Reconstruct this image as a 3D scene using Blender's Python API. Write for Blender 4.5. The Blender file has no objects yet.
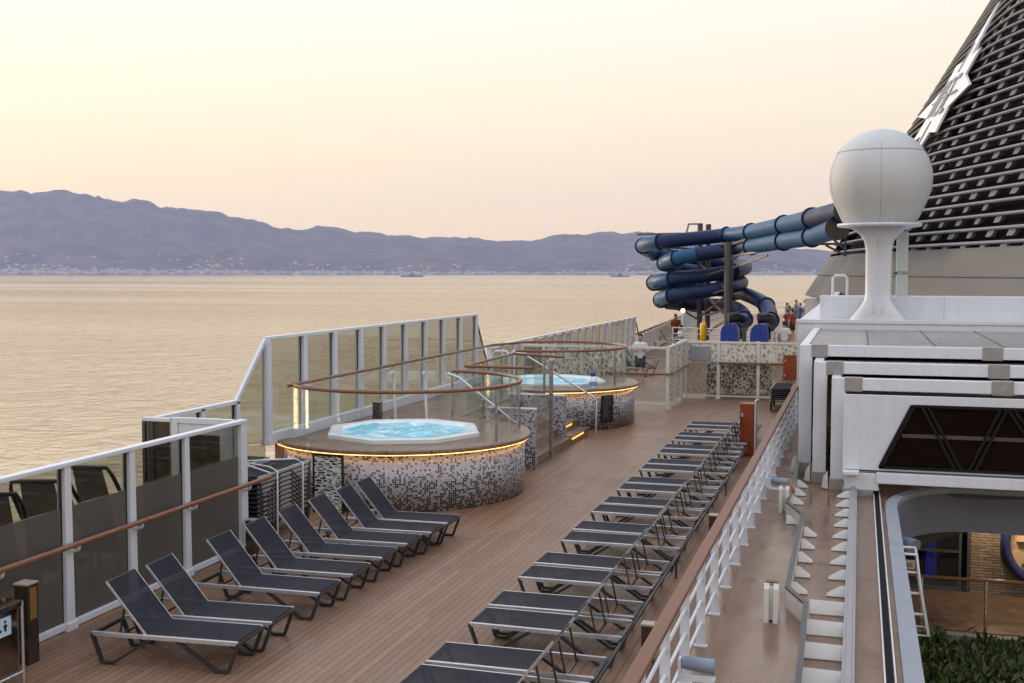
import bpy, bmesh, math, random
from mathutils import Vector, Matrix
R = math.radians
rnd = random.Random(7)
scene = bpy.context.scene
col = scene.collection

# ------------------------------------------------------------------ camera
H = 4.2
cam_d = bpy.data.cameras.new('camera'); cam = bpy.data.objects.new('camera', cam_d); col.objects.link(cam)
cam_d.sensor_width = 36; cam_d.lens = 36 * 1150 / 1024; cam_d.clip_end = 60000; cam_d.clip_start = 0.1
cam.location = (0, 0, H); cam.rotation_euler = (R(90 - 3.4833), 0, R(16.807))
scene.camera = cam

# ------------------------------------------------------------------ materials
def lin(c):
    return tuple((x / 12.92 if x <= .04045 else ((x + .055) / 1.055) ** 2.4) for x in c)
class NT:
    def __init__(s, name):
        s.m = bpy.data.materials.new(name); s.m.use_nodes = True
        s.t = s.m.node_tree; s.t.nodes.clear()
        s.out = s.t.nodes.new('ShaderNodeOutputMaterial')
    def n(s, typ, **kw):
        nd = s.t.nodes.new('ShaderNode' + typ)
        for k, v in kw.items():
            if k == 'ins':
                for kk, vv in v.items():
                    if isinstance(vv, bpy.types.NodeSocket): s.t.links.new(vv, nd.inputs[kk])
                    else: nd.inputs[kk].default_value = vv
            else: setattr(nd, k, v)
        return nd
    def math(s, op, a, b=0., clamp=False):
        nd = s.n('Math', operation=op, use_clamp=clamp)
        for i, v in enumerate((a, b)):
            if isinstance(v, bpy.types.NodeSocket): s.t.links.new(v, nd.inputs[i])
            else: nd.inputs[i].default_value = v
        return nd.outputs[0]
    def mix(s, f, a, b):
        nd = s.n('Mix', data_type='RGBA')
        for i, v in ((0, f), (6, a), (7, b)):
            if isinstance(v, bpy.types.NodeSocket): s.t.links.new(v, nd.inputs[i])
            else: nd.inputs[i].default_value = v if i == 0 else (*v[:3], 1)
        return nd.outputs[2]
    def link(s, a, b): s.t.links.new(a, b)
    def bsdf(s, **ins):
        b = s.n('BsdfPrincipled', ins=ins); s.link(b.outputs[0], s.out.inputs[0]); return b

def pm(name, c, rough=.5, metal=0., var=.12, scale=6., bump=0., bscale=40., spec=.5, c2=None, stretch=(1, 1, 1), coat=0.):
    k = NT(name)
    tc = k.n('TexCoord'); mp = k.n('Mapping', ins={'Vector': tc.outputs['Object'], 'Scale': stretch})
    no = k.n('TexNoise', ins={'Vector': mp.outputs[0], 'Scale': scale, 'Detail': 5., 'Roughness': .62})
    a = tuple(x * (1 - var) for x in c); b = c2 or tuple(min(1, x * (1 + var)) for x in c)
    f = k.n('MapRange', ins={0: no.outputs[0], 1: .32, 2: .68})
    colr = k.mix(f.outputs[0], a, b)
    rr = k.n('MapRange', ins={0: no.outputs[0], 1: .3, 2: .7, 3: max(.03, rough - .07), 4: min(1, rough + .09)})
    bs = k.bsdf(**{'Base Color': colr, 'Roughness': rr.outputs[0], 'Metallic': metal, 'Specular IOR Level': spec, 'Coat Weight': coat})
    if bump:
        n2 = k.n('TexNoise', ins={'Vector': mp.outputs[0], 'Scale': bscale, 'Detail': 3.})
        bp = k.n('Bump', ins={'Strength': bump, 'Distance': .01, 'Height': n2.outputs[0]})
        k.link(bp.outputs[0], bs.inputs['Normal'])
    return k.m

def glass(name, tint, refl=.12, rough=.02):
    k = NT(name)
    tr = k.n('BsdfTransparent', ins={'Color': (*tint, 1)})
    gl = k.n('BsdfGlossy', ins={'Color': (.9, .92, .95, 1), 'Roughness': rough})
    lw = k.n('LayerWeight', ins={'Blend': .5})
    f = k.math('ADD', refl * .35, k.math('MULTIPLY', k.math('POWER', lw.outputs['Facing'], 4.), .55), True)
    ms = k.n('MixShader', ins={0: f}); k.link(tr.outputs[0], ms.inputs[1]); k.link(gl.outputs[0], ms.inputs[2])
    k.link(ms.outputs[0], k.out.inputs[0]); return k.m

def emit(name, c, s):
    k = NT(name); e = k.n('Emission', ins={'Color': (*c, 1), 'Strength': s}); k.link(e.outputs[0], k.out.inputs[0]); return k.m

M = {}
M['white'] = pm('white_paint', (.63, .65, .70), .35, var=.05, scale=2.6, bump=.05, bscale=9, stretch=(2.2, 2.2, .45))
M['white_warm'] = pm('warm_white_paint', (.60, .58, .54), .4, var=.07, scale=2.5)
M['offwhite'] = pm('weathered_white', (.62, .62, .60), .45, var=.1, scale=3)
M['grey'] = pm('grey_paint', (.30, .30, .31), .45, var=.1, scale=3)
M['grey_cap'] = pm('grey_cap_metal', (.27, .25, .24), .45, var=.15, scale=8)
M['casing'] = pm('casing_grey', (.075, .07, .07), .5, var=.09, scale=.6)
M['dkgrey'] = pm('dark_grey_paint', (.045, .046, .05), .45, var=.15, scale=5)
M['black'] = pm('black_frame', (.012, .012, .013), .35, var=.2, scale=8)
M['frame'] = pm('dark_aluminium', (.028, .025, .027), .4, var=.2, scale=9)
M['silver'] = pm('brushed_aluminium', (.55, .56, .60), .33, metal=.75, var=.1, scale=20)
M['steel'] = pm('brushed_steel', (.42, .40, .38), .25, metal=.9, var=.1, scale=14)
M['wood'] = pm('varnished_wood', (.20, .085, .036), .38, var=.3, scale=5, stretch=(8, 1, 8))
M['wood2'] = pm('cap_rail_wood', (.15, .065, .035), .45, var=.3, scale=3, stretch=(9, .6, 9), spec=.3)
M['red'] = pm('cabinet_red', (.24, .038, .008), .4, var=.1, scale=4)
M['rope'] = pm('rope', (.6, .56, .5), .8, var=.15, scale=40)
M['tub'] = pm('tub_acrylic', (.88, .89, .90), .18, var=.02, scale=3)
M['navy'] = pm('navy_fibreglass', (.008, .022, .080), .5, var=.08, scale=.6, spec=.3)
M['sky_tube'] = pm('blue_fibreglass', (.014, .085, .20), .5, var=.08, scale=.6, spec=.3)
M['royal'] = pm('royal_blue_plastic', (.012, .045, .28), .3, var=.15, scale=2)
M['slide_steel'] = pm('slide_steelwork', (.07, .065, .07), .5, var=.15, scale=3)
M['yellow'] = pm('yellow_paint', (.75, .42, .02), .4)
M['skin'] = pm('skin', (.42, .22, .15), .5, var=.06)
M['hair'] = pm('hair', (.03, .02, .015), .6)
M['rubber'] = pm('rubber', (.012, .011, .012), .65, spec=.12)
M['brownpaint'] = None
M['wetfloor'] = pm('lower_floor', (.12, .065, .035), .35, var=.25, scale=3)
M['soffit'] = pm('soffit_grey', (.12, .125, .155), .55, var=.08, scale=1.2)
M['interior_dark'] = pm('interior_dark', (.015, .013, .013), .4)
M['leafstem'] = pm('planter_grey', (.2, .2, .22), .6)
M['orange'] = pm('orange_ring', (.5, .12, .03), .5)
M['lampgrey'] = pm('lamp_grey', (.20, .24, .30), .4, var=.08)
M['bluebottle'] = pm('bottle_blue', (.03, .09, .3), .3)
M['roofpanel'] = pm('roof_panel', (.24, .225, .21), .3, var=.12, scale=1.4)
M['green_leaf'] = pm('fern_leaf', (.028, .055, .013), .5, var=.5, scale=6, c2=(.085, .13, .028))
M['hull'] = pm('hull_white', (.7, .7, .7), .4, scale=.2)
M['radome'] = pm('radome_shell', (.52, .53, .53), .62, var=.06, scale=.7, bump=.03, bscale=3)
M['pale_post'] = pm('pale_green_paint', (.50, .55, .54), .45, var=.05)
M['led'] = emit('led_strip', (1, .48, .14), 5)
M['led_step'] = emit('led_step', (1, .5, .08), 1.6)
M['lampglow'] = emit('lamp_glow', (1, .72, .35), 9)
M['spot'] = emit('wall_spot', (1, .66, .3), 14)
M['blue_glow'] = emit('blue_panel_glow', (.03, .06, 1.), 1.0)
M['g_tint'] = glass('tinted_glass', (.62, .63, .60), .10)
M['g_screen'] = glass('screen_glass', (.68, .69, .66), .10)
M['g_clear'] = glass('clear_glass', (.93, .95, .94), .07)
M['g_dark'] = glass('dark_glass', (.30, .25, .23), .12)

def frosted():
    k = NT('frosted_film')
    d = k.n('BsdfPrincipled', ins={'Base Color': (.125, .115, .106, 1), 'Roughness': .2, 'Specular IOR Level': .5})
    tr = k.n('BsdfTransparent', ins={'Color': (.5, .46, .42, 1)})
    ms = k.n('MixShader', ins={0: .74}); k.link(tr.outputs[0], ms.inputs[1]); k.link(d.outputs[0], ms.inputs[2])
    k.link(ms.outputs[0], k.out.inputs[0]); return k.m
M['frosted'] = frosted()

def sling(name, c, t):
    k = NT(name)
    tc = k.n('TexCoord')
    wv = k.n('TexWave', ins={'Vector': tc.outputs['Object'], 'Scale': 60., 'Distortion': .5}); wv.bands_direction = 'Y'
    no = k.n('TexNoise', ins={'Vector': tc.outputs['Object'], 'Scale': 5., 'Detail': 4.})
    f = k.math('ADD', k.math('MULTIPLY', wv.outputs['Fac'], .35), k.math('MULTIPLY', no.outputs[0], .65))
    cc = k.mix(f, tuple(x * .8 for x in c), tuple(x * 1.2 for x in c))
    d = k.n('BsdfPrincipled', ins={'Base Color': cc, 'Roughness': .7, 'Specular IOR Level': .12})
    tr = k.n('BsdfTransparent', ins={'Color': (1, 1, 1, 1)})
    ms = k.n('MixShader', ins={0: t}); k.link(tr.outputs[0], ms.inputs[1]); k.link(d.outputs[0], ms.inputs[2])
    k.link(ms.outputs[0], k.out.inputs[0]); return k.m
M['sling'] = sling('mesh_sling', (.020, .020, .029), .93)

def planks(name, c1, c2, pitch, axis='X', rough=.42, seam=.07, length=2.6):
    k = NT(name)
    tc = k.n('TexCoord'); sp = k.n('SeparateXYZ', ins={0: tc.outputs['Object']})
    A, B = (sp.outputs[0], sp.outputs[1]) if axis == 'X' else (sp.outputs[1], sp.outputs[0])
    u = k.math('DIVIDE', A, pitch); idx = k.math('FLOOR', u); fr = k.math('FRACT', u)
    w1 = k.n('TexWhiteNoise', noise_dimensions='1D', ins={'W': idx})
    v = k.math('DIVIDE', k.math('ADD', B, k.math('MULTIPLY', w1.outputs[0], length)), length)
    jx = k.math('FLOOR', v); jf = k.math('FRACT', v)
    cmb = k.n('CombineXYZ', ins={0: idx, 1: jx})
    w2 = k.n('TexWhiteNoise', noise_dimensions='2D', ins={'Vector': cmb.outputs[0]})
    mp = k.n('Mapping', ins={'Vector': tc.outputs['Object'], 'Scale': (14, .9, 1) if axis == 'X' else (.9, 14, 1)})
    gr = k.n('TexNoise', ins={'Vector': mp.outputs[0], 'Scale': 2.2, 'Detail': 6., 'Roughness': .65})
    big = k.n('TexNoise', ins={'Vector': tc.outputs['Object'], 'Scale': .5, 'Detail': 4.})
    f = k.math('ADD', k.math('MULTIPLY', w2.outputs[0], .42), k.math('ADD', k.math('MULTIPLY', gr.outputs[0], .4), k.math('MULTIPLY', big.outputs[0], .3)), True)
    f = k.math('SUBTRACT', f, .08, True)
    cc = k.mix(f, c1, c2)
    wn = k.n('TexNoise', ins={'Vector': tc.outputs['Object'], 'Scale': .9, 'Detail': 6., 'Roughness': .7, 'Distortion': .6})
    wm = k.n('MapRange', ins={0: wn.outputs[0], 1: .56, 2: .72})
    cc = k.mix(k.math('MULTIPLY', wm.outputs[0], .38), cc, (.085, .05, .033))
    s1 = k.math('LESS_THAN', fr, seam)
    s2 = k.math('LESS_THAN', jf, .004)
    s = k.math('MAXIMUM', s1, s2)
    cc = k.mix(k.math('MULTIPLY', s, .8), cc, (.02, .014, .012))
    rr = k.n('MapRange', ins={0: big.outputs[0], 1: .3, 2: .7, 3: rough - .1, 4: rough + .12})
    bs = k.bsdf(**{'Base Color': cc, 'Roughness': rr.outputs[0], 'Specular IOR Level': .32})
    bp = k.n('Bump', ins={'Strength': .25, 'Distance': .006, 'Height': k.math('SUBTRACT', k.math('MULTIPLY', gr.outputs[0], .3), s)})
    k.link(bp.outputs[0], bs.inputs['Normal'])
    return k.m
M['deck'] = planks('deck_planks', (.15, .079, .043), (.285, .166, .102), .098, seam=.10, rough=.45)
M['rim'] = planks('rim_planks', (.15, .09, .06), (.26, .16, .11), .10, rough=.35)

def walkway():
    k = NT('walkway_paint')
    tc = k.n('TexCoord')
    n1 = k.n('TexNoise', ins={'Vector': tc.outputs['Object'], 'Scale': .9, 'Detail': 7., 'Roughness': .6})
    n2 = k.n('TexNoise', ins={'Vector': tc.outputs['Object'], 'Scale': 9., 'Detail': 5.})
    mp = k.n('Mapping', ins={'Vector': tc.outputs['Object'], 'Scale': (5, .6, 1)})
    n3 = k.n('TexNoise', ins={'Vector': mp.outputs[0], 'Scale': 1.4, 'Detail': 5.})
    f = k.math('ADD', k.math('MULTIPLY', n1.outputs[0], .5), k.math('MULTIPLY', n3.outputs[0], .5))
    f = k.n('MapRange', ins={0: f, 1: .34, 2: .66})
    cc = k.mix(f.outputs[0], (.145, .082, .050), (.228, .134, .085))
    sc = k.n('MapRange', ins={0: n2.outputs[0], 1: .66, 2: .72})
    cc = k.mix(k.math('MULTIPLY', sc.outputs[0], .12), cc, (.36, .28, .23))
    # faint transverse plate seams every 1.8 m
    sp = k.n('SeparateXYZ', ins={0: tc.outputs['Object']})
    fr = k.math('FRACT', k.math('DIVIDE', sp.outputs[1], 1.8))
    cc = k.mix(k.math('MULTIPLY', k.math('LESS_THAN', fr, .012), .4), cc, (.06, .035, .025))
    rr = k.n('MapRange', ins={0: n1.outputs[0], 1: .35, 2: .65, 3: .16, 4: .36})
    bs = k.bsdf(**{'Base Color': cc, 'Roughness': rr.outputs[0], 'Specular IOR Level': .36})
    bp = k.n('Bump', ins={'Strength': .06, 'Distance': .02, 'Height': n1.outputs[0]})
    k.link(bp.outputs[0], bs.inputs['Normal']); return k.m
M['walkway'] = walkway()

def mosaic():
    k = NT('mosaic_tiles')
    uv = k.n('UVMap'); sp = k.n('SeparateXYZ', ins={0: uv.outputs[0]})
    P = .040
    u = k.math('DIVIDE', sp.outputs[0], P); v = k.math('DIVIDE', sp.outputs[1], P)
    cmb = k.n('CombineXYZ', ins={0: k.math('FLOOR', u), 1: k.math('FLOOR', v)})
    w = k.n('TexWhiteNoise', noise_dimensions='2D', ins={'Vector': cmb.outputs[0]})
    th = k.n('MapRange', ins={0: sp.outputs[1], 1: .02, 2: .85, 3: .72, 4: .20})
    blk = k.math('LESS_THAN', w.outputs[0], th.outputs[0])
    fu = k.math('ABSOLUTE', k.math('SUBTRACT', k.math('FRACT', u), .5)); fv = k.math('ABSOLUTE', k.math('SUBTRACT', k.math('FRACT', v), .5))
    ins_ = k.math('LESS_THAN', k.math('MAXIMUM', fu, fv), .46)
    w2 = k.n('TexWhiteNoise', noise_dimensions='3D', ins={'Vector': cmb.outputs[0]})
    light = k.mix(w2.outputs[0], (.30, .30, .34), (.42, .42, .46))
    dark = k.mix(w2.outputs[0], (.02, .014, .013), (.05, .035, .03))
    cc = k.mix(blk, light, dark)
    in2 = k.math('LESS_THAN', k.math('ADD', k.math('MULTIPLY', fu, fu), k.math('MULTIPLY', fv, fv)), .205)
    cc = k.mix(blk, cc, k.mix(in2, light, dark))
    cc = k.mix(ins_, (.25, .25, .28), cc)
    rr = k.math('ADD', .22, k.math('MULTIPLY', blk, -.1))
    k.bsdf(**{'Base Color': cc, 'Roughness': rr}); return k.m
M['mosaic'] = mosaic()

def water():
    k = NT('tub_water')
    tc = k.n('TexCoord')
    n1 = k.n('TexNoise', ins={'Vector': tc.outputs['Object'], 'Scale': 1.7, 'Detail': 6., 'Roughness': .62, 'Distortion': .5})
    n2 = k.n('TexNoise', ins={'Vector': tc.outputs['Object'], 'Scale': 7., 'Detail': 5.})
    f = k.math('ADD', k.math('MULTIPLY', n1.outputs[0], .75), k.math('MULTIPLY', n2.outputs[0], .25))
    fm = k.n('MapRange', ins={0: f, 1: .49, 2: .60})
    cc = k.mix(fm.outputs[0], (.20, .52, .66), (.72, .84, .88))
    em = k.mix(fm.outputs[0], (.03, .30, .42), (.35, .5, .56))
    bs = k.bsdf(**{'Base Color': cc, 'Roughness': .15, 'Emission Color': em, 'Emission Strength': .3})  # the water is given a glow of its own to look brighter
    bp = k.n('Bump', ins={'Strength': .5, 'Distance': .06, 'Height': f}); k.link(bp.outputs[0], bs.inputs['Normal']); return k.m
M['water'] = water()

def lattice(name, scale, width, bg, fgc, bgalpha, stretch=(1, 1, 1)):
    k = NT(name)
    tc = k.n('TexCoord'); mp = k.n('Mapping', ins={'Vector': tc.outputs['Object'], 'Scale': stretch})
    nz = k.n('TexNoise', ins={'Vector': tc.outputs['Object'], 'Scale': 1.5})
    vo = k.n('TexVoronoi', feature='DISTANCE_TO_EDGE', ins={'Vector': mp.outputs[0], 'Scale': scale})
    wd = k.math('MULTIPLY', k.math('ADD', .55, nz.outputs[0]), width)
    edge = k.math('LESS_THAN', vo.outputs[0], wd)
    d = k.n('BsdfPrincipled', ins={'Base Color': (*fgc, 1), 'Roughness': .45})
    v2 = k.n('TexVoronoi', ins={'Vector': mp.outputs[0], 'Scale': scale})
    g = k.n('BsdfPrincipled', ins={'Base Color': (*bg, 1), 'Roughness': .2})
    tr = k.n('BsdfTransparent', ins={'Color': (.75, .72, .66, 1)})
    bgm = k.n('MixShader', ins={0: bgalpha}); k.link(tr.outputs[0], bgm.inputs[1]); k.link(g.outputs[0], bgm.inputs[2])
    ms = k.n('MixShader', ins={0: edge}); k.link(bgm.outputs[0], ms.inputs[1]); k.link(d.outputs[0], ms.inputs[2])
    k.link(ms.outputs[0], k.out.inputs[0]); return k.m
M['lattice'] = lattice('cell_lattice', 8., .10, (.40, .37, .32), (.62, .59, .54), .45, (1, 1, .75))
M['lattice_white'] = lattice('cell_lattice_fine', 8.5, .12, (.40, .37, .31), (.64, .61, .55), .85, (1, 1, .72))
M['lattice_clear'] = lattice('cell_lattice_clear', 8.5, .035, (.50, .455, .38), (.50, .47, .41), .12, (1, 1, .72))
M['lattice_wave'] = lattice('wave_lattice', 17, .12, (.03, .03, .03), (.6, .6, .58), .7, (.45, .45, 1.7))

def stonewall():
    k = NT('stacked_stone')
    tc = k.n('TexCoord'); sw = k.n('SeparateXYZ', ins={0: tc.outputs['Object']})
    cb = k.n('CombineXYZ', ins={0: sw.outputs[0], 1: sw.outputs[2]})
    br = k.n('TexBrick', ins={'Vector': cb.outputs[0], 'Scale': 1., 'Color1': (.20, .15, .11, 1), 'Color2': (.36, .30, .24, 1), 'Mortar': (.03, .022, .018, 1),
                              'Mortar Size': .008, 'Brick Width': .32, 'Row Height': .065, 'Bias': -.1})
    no = k.n('TexNoise', ins={'Vector': tc.outputs['Object'], 'Scale': 9., 'Detail': 5.})
    cc = k.mix(k.math('MULTIPLY', no.outputs[0], .7), br.outputs[0], (.12, .085, .06))
    bs = k.bsdf(**{'Base Color': cc, 'Roughness': .8})
    bp = k.n('Bump', ins={'Strength': .7, 'Distance': .03, 'Height': k.math('ADD', br.outputs['Fac'], no.outputs[0])}); bp.invert = True
    k.link(bp.outputs[0], bs.inputs['Normal']); return k.m
M['stone'] = stonewall()

def sea_mat():
    k = NT('sea_water')
    tc = k.n('TexCoord')
    rot = R(16.8)
    mp = k.n('Mapping', ins={'Vector': tc.outputs['Object'], 'Rotation': (0, 0, -rot), 'Scale': (.75, 1., 1)})
    a = k.n('TexNoise', ins={'Vector': mp.outputs[0], 'Scale': .26, 'Detail': 4., 'Roughness': .6, 'Distortion': .5})
    b = k.n('TexNoise', ins={'Vector': mp.outputs[0], 'Scale': .035, 'Detail': 5., 'Roughness': .6})
    mp2 = k.n('Mapping', ins={'Vector': tc.outputs['Object'], 'Rotation': (0, 0, -rot), 'Scale': (.12, 1., 1)})
    patch = k.n('TexNoise', ins={'Vector': mp2.outputs[0], 'Scale': .0016, 'Detail': 4., 'Roughness': .55})
    pf = k.n('MapRange', ins={0: patch.outputs[0], 1: .40, 2: .60})
    hgt = k.math('ADD', k.math('MULTIPLY', a.outputs[0], .75), k.math('MULTIPLY', b.outputs[0], 2.2))
    st = k.n('MapRange', ins={0: pf.outputs[0], 1: 0., 2: 1., 3: .22, 4: .5})
    bp = k.n('Bump', ins={'Strength': st.outputs[0], 'Distance': 2.2, 'Height': hgt})
    ro = k.n('MapRange', ins={0: pf.outputs[0], 1: 0., 2: 1., 3: .15, 4: .22})
    # dark flecks tinted in for wave facets that reflect less, denser on ruffled water
    m3 = k.n('Mapping', ins={'Vector': tc.outputs['Object'], 'Rotation': (0, 0, -rot), 'Scale': (.42, .11, 1)})
    fl = k.n('TexNoise', ins={'Vector': m3.outputs[0], 'Scale': 1., 'Detail': 3., 'Roughness': .55, 'Distortion': .3})
    m4 = k.n('Mapping', ins={'Vector': tc.outputs['Object'], 'Rotation': (0, 0, -rot), 'Scale': (.11, .028, 1)})
    f2 = k.n('TexNoise', ins={'Vector': m4.outputs[0], 'Scale': 1., 'Detail': 3., 'Roughness': .6})
    fs_ = k.math('ADD', k.math('MULTIPLY', fl.outputs[0], .62), k.math('MULTIPLY', f2.outputs[0], .38))
    fm = k.n('MapRange', ins={0: fs_, 1: .49, 2: .66})
    w8 = k.math('MULTIPLY', fm.outputs[0], k.math('ADD', .35, k.math('MULTIPLY', pf.outputs[0], .35)))
    tint = k.mix(w8, (1, .885, .72), (.46, .38, .30))
    tint = k.mix(k.math('MULTIPLY', pf.outputs[0], .13), tint, (.55, .47, .42))
    bs = k.bsdf(**{'Base Color': (.09, .07, .045, 1), 'Roughness': ro.outputs[0], 'IOR': 13.0, 'Specular IOR Level': .5, 'Specular Tint': tint})
    k.link(bp.outputs[0], bs.inputs['Normal']); return k.m
M['sea'] = sea_mat()

def hills_mat():
    k = NT('hill_scrub')
    tc = k.n('TexCoord')
    n = k.n('TexNoise', ins={'Vector': tc.outputs['Object'], 'Scale': .0022, 'Detail': 9., 'Roughness': .68})
    f = k.n('MapRange', ins={0: n.outputs[0], 1: .40, 2: .60})
    cc = k.mix(f.outputs[0], (.022, .025, .030), (.085, .072, .066))
    k.bsdf(**{'Base Color': cc, 'Roughness': .95, 'Specular IOR Level': .1}); return k.m
M['hills'] = hills_mat()
M['town'] = pm('town_walls', (.36, .335, .31), .8, var=.65, scale=.012)
M['boat'] = pm('ship_grey', (.10, .10, .12), .6)

# ------------------------------------------------------------------ mesh builder
class MB:
    def __init__(s): s.v = []; s.f = []; s.uv = {}; s.sm = set()
    def add(s, vs, fs, smooth=False, uvs=None):
        o = len(s.v); s.v += [Vector(p) for p in vs]
        for i, f in enumerate(fs):
            if smooth: s.sm.add(len(s.f))
            if uvs: s.uv[len(s.f)] = uvs[i]
            s.f.append(tuple(o + j for j in f))
        return s
    def box(s, x0, x1, y0, y1, z0, z1, ch=0.):
        x0, x1 = min(x0, x1), max(x0, x1); y0, y1 = min(y0, y1), max(y0, y1); z0, z1 = min(z0, z1), max(z0, z1)
        if ch <= 0:
            vs = [(x, y, z) for z in (z0, z1) for y in (y0, y1) for x in (x0, x1)]
            fs = [(0, 2, 3, 1), (4, 5, 7, 6), (0, 1, 5, 4), (2, 6, 7, 3), (0, 4, 6, 2), (1, 3, 7, 5)]
            uv = []
            for f in fs:
                uv.append([(vs[i][0] + vs[i][1] * (1 if abs(vs[f[0]][0] - vs[f[2]][0]) < 1e-6 else 0), vs[i][2]) for i in f])
            return s.add(vs, fs, uvs=uv)
        bm = bmesh.new(); bmesh.ops.create_cube(bm, size=1)
        bmesh.ops.scale(bm, vec=(x1 - x0, y1 - y0, z1 - z0), verts=bm.verts)
        bmesh.ops.translate(bm, vec=((x0 + x1) / 2, (y0 + y1) / 2, (z0 + z1) / 2), verts=bm.verts)
        bmesh.ops.bevel(bm, geom=list(bm.edges), offset=min(ch, .45 * min(x1 - x0, y1 - y0, z1 - z0)), segments=2, affect='EDGES', profile=.6)
        bm.verts.index_update()
        s.add([v.co.copy() for v in bm.verts], [[v.index for v in f.verts] for f in bm.faces]); bm.free(); return s
    def bar(s, p0, p1, w, h, up=(0, 0, 1)):
        p0, p1 = Vector(p0), Vector(p1); d = (p1 - p0).normalized(); u = Vector(up)
        sd = d.cross(u)
        if sd.length < 1e-4: sd = d.cross(Vector((1, 0, 0)))
        sd.normalize(); u = sd.cross(d).normalized()
        vs = []
        for p in (p0, p1):
            for a, b in ((-1, -1), (1, -1), (1, 1), (-1, 1)): vs.append(p + sd * (a * w / 2) + u * (b * h / 2))
        return s.add(vs, [(0, 1, 2, 3), (7, 6, 5, 4), (0, 4, 5, 1), (1, 5, 6, 2), (2, 6, 7, 3), (3, 7, 4, 0)])
    def tube(s, pts, r, n=8, closed=False, cap=True, rfun=None):
        pts = [Vector(p) for p in pts]; m = len(pts); rings = []
        nrm = None
        for i, p in enumerate(pts):
            a = pts[(i - 1) % m] if (closed or i > 0) else pts[i]; b = pts[(i + 1) % m] if (closed or i < m - 1) else pts[i]
            t = (b - a).normalized()
            if nrm is None:
                nrm = t.cross(Vector((0, 0, 1)))
                if nrm.length < 1e-3: nrm = t.cross(Vector((1, 0, 0)))
            nrm = (nrm - t * nrm.dot(t)).normalized(); bi = t.cross(nrm)
            rr = rfun(i / (m - 1)) if rfun else r
            rings.append([p + (nrm * math.cos(2 * math.pi * k / n) + bi * math.sin(2 * math.pi * k / n)) * rr for k in range(n)])
        vs = [v for rg in rings for v in rg]; fs = []
        for i in range(m if closed else m - 1):
            j = (i + 1) % m
            for k in range(n): fs.append((i * n + k, i * n + (k + 1) % n, j * n + (k + 1) % n, j * n + k))
        s.add(vs, fs, smooth=n > 5)
        if cap and not closed:
            s.add(rings[0], [tuple(range(n))[::-1]]); s.add(rings[-1], [tuple(range(n))])
        return s
    def lathe(s, prof, c=(0, 0, 0), n=32, a0=0., a1=2 * math.pi, smooth=True, close=False):
        full = abs(a1 - a0 - 2 * math.pi) < 1e-6; m = n if full else n + 1; vs = []; fs = []; uvs = []
        for i in range(m):
            a = a0 + (a1 - a0) * i / n
            for r, z in prof: vs.append((c[0] + r * math.cos(a), c[1] + r * math.sin(a), c[2] + z))
        p = len(prof)
        for i in range(n):
            j = (i + 1) % m
            for k in range(p - 1 if not close else p):
                q = (k + 1) % p
                fs.append((i * p + k, j * p + k, j * p + q, i * p + q))
                rm = max(prof[k][0], prof[q][0]); ua, ub = (a0 + (a1 - a0) * i / n) * rm, (a0 + (a1 - a0) * (i + 1) / n) * rm
                uvs.append([(ua, prof[k][1]), (ub, prof[k][1]), (ub, prof[q][1]), (ua, prof[q][1])])
        s.add(vs, fs, smooth, uvs)
        if close and not full:
            s.add(vs[:p], [tuple(range(p))]); s.add(vs[-p:], [tuple(range(p))[::-1]])
        return s
    def prism(s, poly, z0, z1):
        n = len(poly); vs = [(x, y, z0) for x, y in poly] + [(x, y, z1) for x, y in poly]
        fs = [tuple(range(n))[::-1], tuple(range(n, 2 * n))] + [(i, (i + 1) % n, n + (i + 1) % n, n + i) for i in range(n)]
        uvs = [[(x, y) for x, y in poly][::-1], [(x, y) for x, y in poly]]; L = 0
        for i in range(n):
            d = math.dist(poly[i], poly[(i + 1) % n]); uvs.append([(L, z0), (L + d, z0), (L + d, z1), (L, z1)]); L += d
        return s.add(vs, fs, uvs=uvs)
    def plate(s, quad, t):
        """closed slab from a planar polygon, thickness t along its normal"""
        q = [Vector(p) for p in quad]; nn = (q[1] - q[0]).cross(q[2] - q[0]).normalized() * (t / 2); n = len(q)
        vs = [p - nn for p in q] + [p + nn for p in q]
        return s.add(vs, [tuple(range(n))[::-1], tuple(range(n, 2 * n))] + [(i, (i + 1) % n, n + (i + 1) % n, n + i) for i in range(n)])
    def build(s, name, mat, parent=None, loc=None):
        me = bpy.data.meshes.new(name)
        if loc is not None:
            L = Vector(loc); s.v = [p - L for p in s.v]
        me.from_pydata([tuple(p) for p in s.v], [], s.f)
        if s.uv:
            ul = me.uv_layers.new(name='UVMap')
            for i, p in enumerate(me.polygons):
                if i in s.uv:
                    for li, w in zip(p.loop_indices, s.uv[i]): ul.data[li].uv = w
        for i in s.sm: me.polygons[i].use_smooth = True
        me.materials.append(mat if not isinstance(mat, str) else M[mat]); me.update()
        bm = bmesh.new(); bm.from_mesh(me); bmesh.ops.recalc_face_normals(bm, faces=bm.faces); bm.to_mesh(me); bm.free()
        o = bpy.data.objects.new(name, me); col.objects.link(o)
        if parent: o.parent = parent
        if loc is not None: o.location = loc
        return o

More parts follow.
